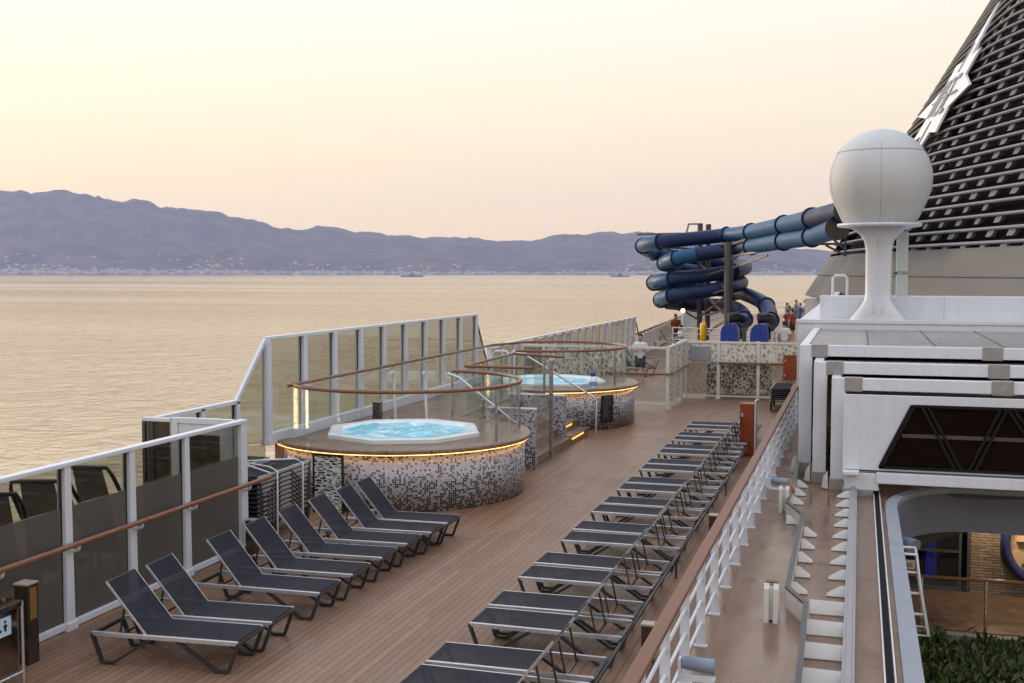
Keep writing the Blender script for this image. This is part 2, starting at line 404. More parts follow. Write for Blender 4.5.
def tag(o, label=None, cat=None, group=None, kind=None):
    if label: o['label'] = label
    if cat: o['category'] = cat
    if group: o['group'] = group
    if kind: o['kind'] = kind
    return o
def thing(name, label, cat, loc=(0, 0, 0), rz=0., group=None):
    o = bpy.data.objects.new(name, None); col.objects.link(o); o.location = loc; o.rotation_euler[2] = rz
    o.empty_display_size = .2
    return tag(o, label, cat, group)
def struct(name, mb, mat): return tag(mb.build(name, mat), kind='structure')
def kids(o): return [c for c in bpy.data.objects if c.parent == o]
def copy_tree(o, parent=None):
    c = o.copy(); col.objects.link(c)
    if parent: c.parent = parent
    for ch in KID.get(o.name, None) or kids(o): copy_tree(ch, c)
    return c
KID = {}
class W:
    """builds parts given in world coordinates under a thing standing at its own base"""
    def __init__(s, t): s.t = t; s.o = Vector(t.location)
    def put(s, name, mb, mat, parent=None):
        mb.v = [p - s.o for p in mb.v]
        if parent is not None:
            return mb.build(name, mat, parent)
        return mb.build(name, mat, s.t)

# ------------------------------------------------------------------ setting
struct('sea', MB().add([(-60000, -20000, -45), (60000, -20000, -45), (60000, 60000, -45), (-60000, 60000, -45)], [(0, 1, 2, 3)]), 'sea')
deck_poly = [(-10.45, 4), (-1.75, 4), (-1.75, 33), (-1.5, 33), (-1.5, 116), (-12.6, 116), (-12.6, 90), (-10.45, 55)]
struct('deck', MB().prism(deck_poly, -.3, 0), 'deck')
struct('walkway', MB().prism([(-1.75, 4), (.56, 4), (.56, 22.2), (.75, 23.0), (1.2, 23.6), (1.2, 33), (-1.75, 33)], -.3, .004), 'walkway')
struct('deck_margin', MB().box(-1.98, -1.74, 4, 34, .0, .05), 'wood2')
struct('hull', MB().prism([(-10.40, 4), (-10.40, 55), (-12.5, 90), (-12.5, 116), (-12.2, 116), (-12.2, 90), (-10.1, 55), (-10.1, 4)], -45, -.3), 'hull')
struct('lower_deck', MB().box(-10, 14, 4, 34, -6.4, -6.2), 'wetfloor')

# raised spa platform between fence and tubs
struct('spa_platform', MB().prism([(-10.28, 18.9), (-9.0, 18.9), (-8.2, 20), (-8.2, 33.4), (-10.28, 33.4)], 0, 1.06), 'rim')

# hills : silhouette from a list of (pixel column, metres) along the far shore
prof = [(-420, 900), (-200, 1120), (-60, 1150), (0, 1165), (60, 1145), (130, 1010), (200, 905), (255, 760), (300, 650), (335, 655), (360, 610), (400, 545), (440, 520), (490, 500),
        (512, 470), (550, 545), (590, 590), (640, 575), (690, 560), (720, 530), (760, 480), (800, 370), (830, 330), (900, 300), (1000, 420), (1200, 600), (1500, 500)]
DS = 16000.
def ridge(px):
    for (a, h0), (b, h1) in zip(prof, prof[1:]):
        if a <= px <= b:
            t = (px - a) / (b - a); t = t * t * (3 - 2 * t); return h0 + (h1 - h0) * t
    return 300
from mathutils import noise as mnoise
def hillz(px, t, ang):
    """t: 0 shore .. 1 ridge .. 1.6 behind"""
    h = ridge(px)
    p = Vector((ang * 40, t * 1.3, 2.2))
    nn = mnoise.fractal(p, .9, 2.1, 6); rid = abs(mnoise.fractal(Vector((ang * 26 + t * .6, t * .9, 9.)), .8, 2.0, 5))
    if t <= 1: base = h * (t ** 1.15)
    else: base = h * (1 - (t - 1) * 1.2)
    base += (70 + h * .12) * math.exp(-((t - .30) / .12) ** 2) * (.6 + .8 * mnoise.noise(Vector((ang * 30, 4.4, 0))))
    amp = h * .12 * min(1, t * 2)
    return -44 + max(2, base + amp * (nn * .5 - rid * .9 + .25) + (h * .012 * mnoise.noise(Vector((ang * 420, t * 8, 1))) if t > .15 else 0))
hm = MB(); NA, NTt = 520, 34; vs = []; fs = []
for i in range(NA + 1):
    px = -420 + 1920 * i / NA
    th = math.atan((px - 512) / 1150) - R(16.807)     # bearing from +Y, clockwise
    shore = DS + 500 * mnoise.noise(Vector((px * .012, 3., 0)))
    for j in range(NTt + 1):
        t = 1.6 * j / NTt; d = (shore + t * 4200) / math.cos(math.atan((px - 512) / 1150))
        z = -46 if j == 0 else hillz(px, t, th)
        vs.append((math.sin(th) * d, math.cos(th) * d, z * (1 + .26 * t) if z > 0 else z))
for i in range(NA):
    for j in range(NTt):
        a = i * (NTt + 1) + j; fs.append((a, a + NTt + 1, a + NTt + 2, a + 1))
hm.add(vs, fs, smooth=True)
struct('hills', hm, 'hills')
# the far town, hundreds of houses reading as one pale band
tm = MB()
def hill_at(px, t):
    th = math.atan((px - 512) / 1150) - R(16.807)
    shore = DS + 500 * mnoise.noise(Vector((px * .012, 3., 0)))
    d = (shore + t * 4200) / math.cos(math.atan((px - 512) / 1150)); z = hillz(px, t, th)
    return math.sin(th) * d, math.cos(th) * d, (z * (1 + .26 * t) if z > 0 else z)
for _ in range(4200):
    px = rnd.uniform(-60, 860)
    dens = .5 + .9 * mnoise.noise(Vector((px * .013, 7.7, 0)))
    if rnd.random() > .3 + dens: continue
    t = min(.5, abs(rnd.gauss(0, .030)) + .012 + (rnd.random() ** 2 * .2 if rnd.random() < .1 + .2 * mnoise.noise(Vector((px * .02, 1.7, 0))) else 0))
    x, y, z = hill_at(px, t); w = rnd.uniform(8, 34); h = rnd.uniform(9, 30)
    tm.box(x - w, x + w, y - 15, y + 15, z - 12, z + h)
tag(tm.build('town', 'town'), 'pale houses strung along the far shore under the hills', 'town', kind='stuff')

# ships on the strait
def ship(label, px, d, L):
    th = math.atan((px - 512) / 1150) - R(16.807)
    x, y = math.sin(th) * d, math.cos(th) * d
    t = thing('cargo_ship', label, 'ship', (x, y, -45), -th, 'ships crossing the strait')
    MB().prism([(-L / 2, -12), (L * .42, -12), (L / 2, 0), (L * .42, 12), (-L / 2, 12)], 0, 13).build('hull', 'boat', t)
    MB().box(-L * .12, L * .10, -9, 9, 13, 28).box(-L * .05, L * .04, -6, 6, 28, 40).build('superstructure', 'boat', t)
    MB().box(-2.5, 2.5, -2, 2, 40, 60).build('mast', 'boat', t)
ship('small grey ship on the strait in front of the middle of the far shore', 412, 10400, 205)
ship('small grey ship on the strait just beside the blue water slide', 620, 10400, 175)

# ------------------------------------------------------------------ loungers
def make_lounger(flat=False):
    t = thing('sun_lounger', 'x', 'sun lounger')
    for s in (-1, 1):
        MB().box(-.85, .85, s * .295 - .016, s * .295 + .016, .30, .35, .006).build('side_rail', 'silver', t)
        for e in (-1, 1):
            m = MB(); P = [(e * .85, .325), (e * .735, .02), (e * .60, .02), (e * .16, .30)]
            for a, b in zip(P, P[1:]): m.bar((a[0], s * .295, a[1]), (b[0], s * .295, b[1]), .03, .045, (0, 1, 0))
            m.build('leg', 'frame', t)
    MB().bar((-.84, -.30, .315), (-.84, .30, .315), .04, .035).build('crossbar', 'frame', t)
    MB().bar((.84, -.30, .315), (.84, .30, .315), .04, .035).build('crossbar', 'frame', t)
    m = MB(); n = 8; q = []
    for i in range(n + 1):
        y = -.28 + .56 * i / n; sag = -.018 * (1 - (2 * i / n - 1) ** 2)
        q += [(-.84, y, .352 + sag * .3), (-.3, y, .352 + sag), (.22, y, .352 + sag * .4)]
    f = []
    for i in range(n):
        for k in range(2): f.append((i * 3 + k, i * 3 + k + 1, i * 3 + k + 4, i * 3 + k + 3))
    m.add(q, f, True); m.build('seat_sling', 'sling', t)
    # backrest, hinged at (0.22, 0, 0.345); local x runs up the back
    bk = MB(); q = []; f = []
    for i in range(n + 1):
        y = -.275 + .55 * i / n; sag = -.02 * (1 - (2 * i / n - 1) ** 2)
        q += [(0, y, .006), (.36, y, .006 + sag), (.70, y, .006 + sag * .3)]
    for i in range(n):
        for k in range(2): f.append((i * 3 + k, i * 3 + k + 1, i * 3 + k + 4, i * 3 + k + 3))
    bk.add(q, f, True); b = bk.build('backrest', 'sling', t); b.location = (.22, 0, .345)
    fr = MB(); E0 = []
    for s in (-1, 1): E0.append(MB().box(0, .712, s * .281 - .005, s * .281 + .005, -.014, .008))
    fr.bar((.708, -.28, -.004), (.708, .28, -.004), .014, .014).build('backrest_bar', 'frame', b); [e_.build('backrest_edge', 'silver', b) for e_ in E0]
    st = MB()
    if not flat:
        for s in (-1, 1): st.bar((.49, s * .23, .64), (.56, s * .23, .30), .016, .022, (0, 1, 0))
        st.bar((.56, -.28, .30), (.56, .28, .30), .02, .02).build('strut', 'frame', t)
    return t
lg = make_lounger(); lg_flat = make_lounger(True)
PART_BACK = 'backrest'
def collect(o):
    KID[o.name] = kids(o)
    for c in KID[o.name]: collect(c)
collect(lg); collect(lg_flat)
used = {}
def place_lounger(x, y, z, rz, ang, label, group, flat=False):
    p = lg_flat if flat else lg
    if p.name not in used: used[p.name] = 1; o = p
    else: o = copy_tree(p)
    o.location = (x, y, z); o.rotation_euler = (0, 0, rz); tag(o, label, 'sun lounger', group)
    for c in o.children:
        if c.name.split('.')[0] == 'backrest': c.rotation_euler = (0, -R(ang), 0)
    return o
# KID lookup is by source; copies get their own children through parenting
_ct = copy_tree
def copy_tree(o, parent=None):
    c = o.copy(); col.objects.link(c)
    if parent: c.parent = parent
    for ch in KID.get(o.name, ()): copy_tree(ch, c)
    return c
# right-hand row: ten pairs
ordn = ['nearest', 'second nearest', 'third nearest', 'fourth nearest', 'fifth nearest', 'fifth farthest', 'fourth farthest', 'third farthest', 'second farthest', 'farthest']
for i, y0 in enumerate([9.74, 11.76, 13.74, 15.84, 17.88, 19.87, 22.05, 24.15, 26.14, 28.2]):
    for k in (0, 1):
        lab = '%s lounger of the %s pair in the long row beside the wooden rail' % (('nearer', 'farther')[k], ordn[i])
        place_lounger(-3.21 + rnd.uniform(-.02, .02), y0 + .31 + k * .73, 0, R(rnd.uniform(-1.1, 1.1)), 52.3 + rnd.uniform(-.5, .5), lab, 'loungers in the long row by the wooden rail')
hb = thing('lounger_rail', 'long low black bar on the deck along the heads of the right-hand lounger row', 'deck rail', (-2.3, 19, 0)); w_ = MB()
w_.box(-2.352, -2.322, 8.5, 29.6, .275, .31); w_.v = [p - hb.location for p in w_.v]; w_.build('bar', 'frame', hb)
for k in range(4):
    q = MB().box(-2.35, -2.325, 9.4 + 6.1 * k, 9.43 + 6.1 * k, 0, .275); q.v = [p - hb.location for p in q.v]; q.build('foot', 'frame', hb)
# left-hand row: eight, heads to the glass fence
near = ['lounger nearest the camera in the row with backs to the glass fence', 'second lounger from the camera in the row by the glass fence, close beside the first',
        'third lounger from the camera in the row with backs to the glass fence', 'fourth lounger from the camera in the row with backs to the glass fence',
        'fifth lounger from the camera, its back raised in front of the lounger stack', 'third lounger from the hot tub in the row of raised backs',
        'second lounger from the hot tub in the row of raised backs', 'lounger nearest the mosaic hot tub wall with its back raised']
for i, (y0, a) in enumerate([(10.36, 4), (11.08, 4), (12.33, 1), (13.2, 2), (14.1, 3), (14.95, 2), (15.72, 2), (16.4, 1)]):
    place_lounger(-7.0 + (0, 0, .0, .02, .03, .06, .13, .15)[i], y0 + .31, 0, R(180 + a), 50, near[i], 'loungers with backs to the glass fence')
# tied stacks behind the fence end
for sx, nm in ((-9.02, 'deck side'), (-9.78, 'sea side')):
    for k in range(11):
        place_lounger(sx, 16.35, .072 * k, R(90), 0, 'folded dark lounger lying in the roped stack beside the hot tub, %s column' % nm, 'roped stack of folded loungers, %s' % nm, True)
rp = MB()
for y in (15.95, 16.8):
    rp.tube([(-8.645, y, .1), (-8.645, y + .02, 1.09), (-8.9, y + .25, 1.105), (-10.12, y - .55 if y > 16.2 else y + .8, 1.105), (-10.15, y, .2)], .014, 6)
rp.tube([(-8.66, 15.75, 1.1), (-9.4, 16.3, 1.106), (-10.1, 17.0, 1.1)], .014, 6)
tag(rp.build('rope', 'rope'), 'white rope tied over the stacked loungers beside the hot tub', 'rope')

# ------------------------------------------------------------------ near glass fence
FX = -8.84
f1 = thing('glass_fence', 'white framed glass fence with dark frosted lower panes behind the left loungers', 'glass fence', (FX, 11.2, 0)); w = W(f1)
PY = [8.7, 9.95, 11.2, 12.44, 13.68, 15.2]
for i, y in enumerate(PY):
    m = MB(); last = i == len(PY) - 1
    hw0, hw1 = (.075, .055) if not last else (.10, .085)
    vs = [(FX + dx, y + s * hw, z) for z, hw in ((0, hw0), (1.95, hw1)) for dx, s in ((-.05, -1), (.06, -1), (.06, 1), (-.05, 1))]
    m.add(vs, [(0, 1, 2, 3), (7, 6, 5, 4), (0, 4, 5, 1), (1, 5, 6, 2), (2, 6, 7, 3), (3, 7, 4, 0)])
    m.box(FX - .065, FX + .085, y - .095, y + .095, .0, .10, .01)
    w.put('post', m, 'white')
for a, b in zip(PY, PY[1:]):
    g = w.put('glass_pane', MB().box(FX - .006, FX + .006, a + .06, b - .06, 1.45, 1.93), 'g_tint')
    w.put('frosted_film', MB().box(FX - .008, FX + .008, a + .06, b - .06, .1, 1.447), 'frosted', g)
    w.put('pane_gasket', MB().box(FX - .015, FX + .015, b - .078, b - .06, .1, 1.93), 'black', g)
w.put('top_rail', MB().box(FX - .05, FX + .07, 8, 15.29, 1.93, 1.985, .012), 'white')
w.put('bottom_rail', MB().box(FX - .04, FX + .05, 8, 15.2, .02, .10, .01), 'white')
hr = w.put('handrail', MB().tube([(FX + .19, 8, 1.04), (FX + .19, 15.75, 1.04)], .034, 12), 'wood')
for y in PY[:-1] + [15.14]:
    w.put('bracket', MB().tube([(FX + .05, y, .96), (FX + .12, y, .945), (FX + .18, y, .97), (FX + .19, y, 1.02)], .024, 8), 'white', hr)

# alcove at the fence end : cross pane, white door, outer fence
al = thing('glass_screen', 'dark glazed cross panel at the outer corner of the alcove behind the fence', 'glass screen', (-10.2, 15.12, 0)); w = W(al)
w.put('glass_pane', MB().box(-10.42, -10.0, 15.105, 15.125, .08, 1.92), 'g_dark')
w.put('top_rail', MB().box(-10.47, -9.98, 15.08, 15.15, 1.92, 1.98, .01), 'white')
w.put('edge_frame', MB().box(-10.47, -10.42, 15.09, 15.14, 0, 1.92).box(-10.32, -10.28, 15.09, 15.14, 0, 1.92), 'dkgrey')
dr = thing('glass_door', 'white framed glass door standing in the alcove behind the fence end', 'door', (-9.4, 15.15, 0)); w = W(dr)
fr = MB().box(-9.97, -9.86, 15.11, 15.19, 0, 1.99, .01).box(-9.0, -8.92, 15.11, 15.19, 0, 1.99).box(-9.86, -9.0, 15.11, 15.19, 1.91, 1.99)
w.put('door_frame', fr, 'white')
leaf = w.put('door_leaf', MB().box(-9.855, -9.70, 15.13, 15.17, .05, 1.9).box(-9.15, -9.005, 15.13, 15.17, .05, 1.9).box(-9.70, -9.15, 15.13, 15.17, 1.74, 1.9).box(-9.70, -9.15, 15.13, 15.17, .05, .3), 'white')
w.put('glass_pane', MB().box(-9.70, -9.15, 15.145, 15.155, .3, 1.74), 'g_dark', leaf)
w.put('handle', MB().box(-9.80, -9.76, 15.09, 15.13, 1.0, 1.1), 'black', leaf)

OX = -10.3
of = thing('glass_fence', 'tall glass windscreen with slanted ends standing behind both hot tubs', 'windscreen', (OX, 24, 0)); w = W(of)
HP = [18.66, 20.08, 21.42, 22.71, 23.98, 25.27, 26.57, 27.86, 29.17, 30.52]
zb = 1.06
for y in HP:
    m = MB(); vs = [(OX + dx, y + s * hw, z) for z, hw in ((zb, .10), (2.97, .072)) for dx, s in ((-.05, -1), (.07, -1), (.07, 1), (-.05, 1))]
    m.add(vs, [(0, 1, 2, 3), (7, 6, 5, 4), (0, 4, 5, 1), (1, 5, 6, 2), (2, 6, 7, 3), (3, 7, 4, 0)]).box(OX - .07, OX + .10, y - .11, y + .11, zb - .02, zb + .10)
    w.put('post', m, 'white')
for a, b in zip(HP, HP[1:]):
    g = w.put('glass_pane', MB().box(OX - .006, OX + .006, a + .06, b - .06, zb + .2, 2.96), 'g_screen')
    w.put('pane_gasket', MB().box(OX - .014, OX + .014, b - .085, b - .07, zb + .2, 2.96), 'black', g)
w.put('top_rail', MB().box(OX - .05, OX + .07, 18.6, 30.58, 2.96, 3.02, .01), 'white')
w.put('bottom_rail', MB().box(OX - .04, OX + .12, 18.66, 30.52, zb, zb + .2, .01), 'white')
w.put('slanted_rail', MB().bar((OX, 17.58, 1.96), (OX, 18.64, 2.99), .07, .06, (1, 0, 0)), 'white')
w.put('glass_pane', MB().plate([(OX, 17.62, .1), (OX, 18.58, .1), (OX, 18.58, 2.90), (OX, 17.62, 1.95)], .012), 'g_screen')
w.put('slanted_rail', MB().bar((OX, 30.56, 2.95), (OX, 31.9, 1.15), .04, .035, (1, 0, 0)), 'dkgrey')
w.put('glass_pane', MB().plate([(OX, 30.6, zb), (OX, 31.85, zb), (OX, 31.8, 1.2), (OX, 30.6, 2.85)], .012), 'g_screen')
hr = w.put('handrail', MB().tube([(OX + .26, 19.0, 2.10), (OX + .26, 31.2, 2.10)], .032, 10), 'wood')
for y in HP[1:]:
    w.put('bracket', MB().tube([(OX + .06, y, 2.0), (OX + .15, y, 1.985), (OX + .24, y, 2.02), (OX + .26, y, 2.07)], .022, 8), 'white', hr)
# low outer fence of the alcove
lf = thing('glass_fence', 'short low run of white framed glass fence on the seaward side of the alcove', 'glass fence', (OX, 16.3, 0)); w = W(lf)
for y in (15.16, 16.45, 17.56): w.put('post', MB().box(OX - .05, OX + .06, y - .055, y + .055, 0, 1.95), 'white')
for a, b in ((15.22, 16.39), (16.51, 17.5)):
    g = w.put('glass_pane', MB().box(OX - .006, OX + .006, a, b, .1, 1.92), 'g_screen'); w.put('pane_gasket', MB().box(OX - .014, OX + .014, b - .03, b, .1, 1.92), 'black', g)
w.put('top_rail', MB().box(OX - .05, OX + .06, 15.2, 17.62, 1.92, 1.98), 'white')
w.put('bottom_rail', MB().box(OX - .04, OX + .05, 15.2, 17.6, .02, .1), 'white')

# far low fence beyond the second tub
ff = thing('glass_fence', 'long far glass fence with many white posts running beyond the second hot tub', 'glass fence', (OX, 43, 0)); w = W(ff)
ys = [31.8 + 1.255 * i for i in range(19)]
for y in ys: w.put('post', MB().box(OX - .05, OX + .06, y - .06, y + .05, 0, 1.99), 'white')
for a, b in zip(ys, ys[1:]): w.put('glass_pane', MB().box(OX - .006, OX + .006, a + .07, b - .1, .1, 1.95), 'g_screen')
w.put('top_rail', MB().box(OX - .05, OX + .08, 31.7, 54.45, 1.99, 2.04), 'white')
w.put('slanted_end', MB().bar((OX, 54.45, 2.0), (OX, 55.8, .9), .06, .05, (1, 0, 0)), 'dkgrey')
# bulwark rail farther forward
bw = thing('bulwark_rail', 'far white bulwark railing with brown top rail next to the water slide', 'railing', (-11, 75, 0)); w = W(bw)
path = [(-10.35, 55.3), (-12.35, 90), (-12.45, 115)]
def along(path, step):
    out = []
    for (x0, y0), (x1, y1) in zip(path, path[1:]):
        L = math.dist((x0, y0), (x1, y1)); n = max(1, round(L / step))
        out += [(x0 + (x1 - x0) * i / n, y0 + (y1 - y0) * i / n) for i in range(n)]
    return out + [path[-1]]
for x, y in along(path, 1.5): w.put('post', MB().box(x - .05, x + .05, y - .06, y + .06, 0, 1.12), 'white')
w.put('top_rail', MB().tube([(x, y, 1.16) for x, y in path], .06, 8), 'wood')
w.put('infill_panel', MB().plate([(-10.4, 55.3, .1), (-12.4, 90, .1), (-12.4, 90, 1.0), (-10.4, 55.3, 1.0)], .02).plate([(-12.4, 90, .1), (-12.5, 115, .1), (-12.5, 115, 1.0), (-12.4, 90, 1.0)], .02), 'g_screen')

# ------------------------------------------------------------------ hot tubs
def arc(c, r, a0, a1, n, z): return [(c[0] + r * math.cos(R(a0 + (a1 - a0) * i / n)), c[1] + r * math.sin(R(a0 + (a1 - a0) * i / n)), z) for i in range(n + 1)]
def hot_tub(label, c, rd, a0, a1):
    t = thing('hot_tub', label, 'hot tub', (c[0], c[1], 0), 0, 'hot tubs on the spa deck')
    MB().lathe([(rd - .3, 0), (rd, 0), (rd, 1.03), (rd - .3, 1.03)], n=72, a0=R(a0), a1=R(a1)).build('mosaic_wall', 'mosaic', t)
    MB().lathe([(rd + .06, 1.018), (rd + .09, 1.018), (rd + .09, 1.027), (rd + .06, 1.027)], n=72, a0=R(a0), a1=R(a1), close=True).build('light_strip', 'led', t)
    rim = MB().lathe([(1.5, 1.03), (rd + .10, 1.03), (rd + .115, 1.045), (rd + .115, 1.09), (rd + .10, 1.105), (1.5, 1.105)], n=96, a0=R(a0), a1=R(a1), close=True, smooth=False)
    rim.build('wooden_rim', 'rim', t)
    # octagonal shell
    m = MB(); ro, ri = 1.53, 1.25; oc = [(ro * math.cos(R(22.5 + 45 * i)), ro * math.sin(R(22.5 + 45 * i))) for i in range(8)]
    n = 64; inner = []; 
    def octr(a, rr): 
        k = math.cos(math.pi / 8) / math.cos((a % (math.pi / 4)) - math.pi / 8); return rr * k
    rings = []
    for r_fun, z in ((lambda a: octr(a + math.pi / 8 * 0, ro), 1.06), (lambda a: octr(a, ro), 1.175), (lambda a: octr(a, ro - .04), 1.20),
                     (lambda a: .5 * octr(a, 1.33) + .5 * 1.27, 1.19), (lambda a: -.0 + .3 * octr(a, 1.26) + .7 * 1.22, 1.14), (lambda a: 1.15, .55)):
        rings.append([(r_fun(2 * math.pi * i / n) * math.cos(2 * math.pi * i / n), r_fun(2 * math.pi * i / n) * math.sin(2 * math.pi * i / n), z) for i in range(n)])
    vs = [p for rg in rings for p in rg]; fs = [(k * n + i, k * n + (i + 1) % n, (k + 1) * n + (i + 1) % n, (k + 1) * n + i) for k in range(len(rings) - 1) for i in range(n)]
    sh = m.add(vs, fs).build('tub_shell', 'tub', t); sh.location = (.12, -.22, 0)
    m = MB(); vs = [(0, 0, 1.13)]; fs = []
    for k in range(1, 21):
        for i in range(64):
            r = 1.22 * k / 20; a = 2 * math.pi * i / 64; x, y = r * math.cos(a), r * math.sin(a)
            vs.append((x, y, 1.135 + (.05 * mnoise.fractal(Vector((x * 2 + c[1], y * 2, 0)), .8, 2, 4) if k < 20 else 0)))
    for i in range(64): fs.append((0, 1 + i, 1 + (i + 1) % 64))
    for k in range(19):
        for i in range(64): fs.append((1 + k * 64 + i, 1 + (k + 1) * 64 + i, 1 + (k + 1) * 64 + (i + 1) % 64, 1 + k * 64 + (i + 1) % 64))
    wt = m.add(vs, fs, True).build('water', 'water', t); wt.location = (.12, -.22, 0)
    return t
C1 = (-8.45, 20.62); C2 = (-8.33, 31.3)
t1 = hot_tub('near round hot tub in black and white mosaic with octagonal white basin', C1, 2.38, -139, 180 - 62)
t2 = hot_tub('far round hot tub in mosaic with black notice panel on its wall', C2, 2.38, -95, 110)
# white grab rails behind the first basin
for k, x in enumerate((-9.25, -8.55)):
    MB().tube([(x - C1[0], 22.2 - C1[1], 1.1), (x - C1[0] - .03, 22.2 - C1[1], 1.7), (x - C1[0] - .01, 22.15 - C1[1], 2.1), (x - C1[0] - .02, 22.05 - C1[1], 2.12)], .03, 8).build('grab_rail', 'white', t1)
for k, x in enumerate((-9.5, -9.0)):
    MB().tube([(x - C2[0], 29.6 - C2[1], 1.1), (x - C2[0], 29.6 - C2[1], 1.95), (x - C2[0] + .1, 29.6 - C2[1], 2.05), (x - C2[0] + .4, 29.6 - C2[1], 2.05), (x - C2[0] + .5, 29.6 - C2[1], 1.9)], .035, 8).build('grab_rail', 'white', t2)

def ring_guard(label, c, r, a0, a1, posts, pre=(), post=()):
    t = thing('glass_guard', label, 'glass balustrade', (c[0], c[1], 1.1)); w = W(t)
    pts = list(pre) + arc(c, r, a0, a1, 60, 2.1) + list(post)
    w.put('handrail', MB().tube(pts, .036, 10), 'wood')
    n = 10
    for i in range(n):
        b0, b1 = a0 + (a1 - a0) * i / n, a0 + (a1 - a0) * (i + 1) / n - math.copysign(.25, a1 - a0)
        m = MB(); P = arc(c, r, b0, b1, 6, 0); vs = []; 
        Pi = arc(c, r - .012, b0, b1, 6, 0)
        for q in P: vs += [(q[0], q[1], 1.13), (q[0], q[1], 2.08)]
        for q in Pi: vs += [(q[0], q[1], 1.13), (q[0], q[1], 2.08)]
        fs = [(2 * j, 2 * j + 2, 2 * j + 3, 2 * j + 1) for j in range(6)] + [(14 + 2 * j, 14 + 2 * j + 1, 14 + 2 * j + 3, 14 + 2 * j + 2) for j in range(6)]
        fs += [(0, 1, 15, 14), (12, 26, 27, 13)]
        m.add(vs, fs, True); w.put('glass_pane', m, 'g_clear')
    for a in posts:
        p = arc(c, r - .02, a, a, 1, 0)[0]
        w.put('post', MB().tube([(p[0], p[1], 1.1), (p[0], p[1], 2.08)], .022, 8), 'steel')
    return t
ring_guard('curved glass guard with brown handrail around the near hot tub', (C1[0] + .08, C1[1]), 2.22, 214, 446, (446, 340, 20))
ring_guard('curved glass guard with brown handrail around the far hot tub', C2, 2.15, 100, -100, (-100, -20, 60), pre=[(-10.05, 31.2, 2.1), (-9.5, 32.9, 2.1)])

def slant_rail(label, P, zt):
    t = thing('stair_handrail', label, 'handrail', (P[-1][0], P[-1][1], zt)); w = W(t)
    w.put('rail', MB().tube(P, .026, 8), 'silver')
slant_rail('sloping steel handrail seen through the glass guard of the near hot tub', [(-8.2, 22.5, 2.08), (-7.95, 22.5, 2.0), (-6.75, 22.4, 1.15), (-6.65, 22.4, 1.1)], 1.1)
slant_rail('sloping steel handrail beside the lit steps of the far hot tub', [(-8.5, 28.4, 2.0), (-8.45, 28.45, 2.1), (-8.3, 28.47, 2.08), (-6.5, 28.76, .98), (-6.43, 28.76, .92), (-6.43, 28.76, 0)], 0)

# stairs and mosaic walls between the tubs
def tiled_wall(label, x0, x1, y0, y1, z1):
    t = thing('tiled_wall', label, 'wall', ((x0 + x1) / 2, (y0 + y1) / 2, 0)); w = W(t)
    w.put('wall_panel', MB().box(x0, x1, y0, y1, 0, z1), 'mosaic')
    w.put('coping', MB().box(x0 - .01, x1 + .01, y0 - .01, y1 + .01, z1, z1 + .025), 'offwhite')
tiled_wall('mosaic end wall left of the lit steps', -8.2, -6.75, 26.75, 26.9, 1.2)
tiled_wall('low mosaic wall directly behind the near hot tub', -7.6, -6.52, 23.3, 23.42, 1.28)
for lab, y0, y1 in (('wooden steps with glowing amber edges next to the far hot tub', 26.92, 28.7), ('wooden steps between the near hot tub and the mosaic end wall', 23.44, 26.73)):
    t = thing('steps', lab, 'steps', (-7.4, (y0 + y1) / 2, 0)); w = W(t)
    for k in range(5):
        xe = -6.62 - .3 * k
        s_ = w.put('step', MB().box(-8.2, xe, y0, y1, .21 * k, .21 * (k + 1) - .03).box(-8.2, xe + .03, y0, y1, .21 * (k + 1) - .03, .21 * (k + 1)), 'rim')
        if k < 2 and y0 > 26: w.put('light_strip', MB().box(xe + .002, xe + .02, y0 + .02, y1 - .6, .21 * (k + 1) - .085, .21 * (k + 1) - .033), 'led_step', s_)
gp = thing('glass_guard', 'straight glass guard on a tall steel post right of the near hot tub', 'glass balustrade', (-6.6, 24.1, 0)); w = W(gp)
w.put('post', MB().box(-6.64, -6.56, 24.85, 24.93, 0, 2.22, .008), 'steel')
w.put('glass_pane', MB().box(-6.606, -6.594, 23.45, 24.84, .08, 2.1), 'g_clear')
sg = thing('stair_guard', 'angled brown handrail on glass around the stair opening between the tubs', 'glass balustrade', (-8.4, 26, 1.06)); w = W(sg)
w.put('handrail', MB().tube([(-6.8, 24.05, 2.1), (-8.36, 24.1, 2.1)], .034, 8).tube([(-8.36, 24.1, 2.1), (-8.45, 28.1, 2.1)], .034, 8).tube([(-8.45, 28.1, 2.1), (-6.94, 27.4, 2.1)], .034, 8), 'wood')
w.put('glass_pane', MB().box(-8.3, -6.95, 24.06, 24.072, 1.1, 2.06), 'g_clear')
w.put('glass_pane', MB().plate([(-8.36, 24.2, 1.1), (-8.44, 28.0, 1.1), (-8.44, 28.0, 2.06), (-8.36, 24.2, 2.06)], .012), 'g_clear')
for x, y in ((-7.95, 24.1), (-8.38, 25.4), (-8.42, 27.0), (-7.5, 27.62)): w.put('post', MB().tube([(x, y, 1.0), (x, y, 2.08)], .03, 8), 'steel')

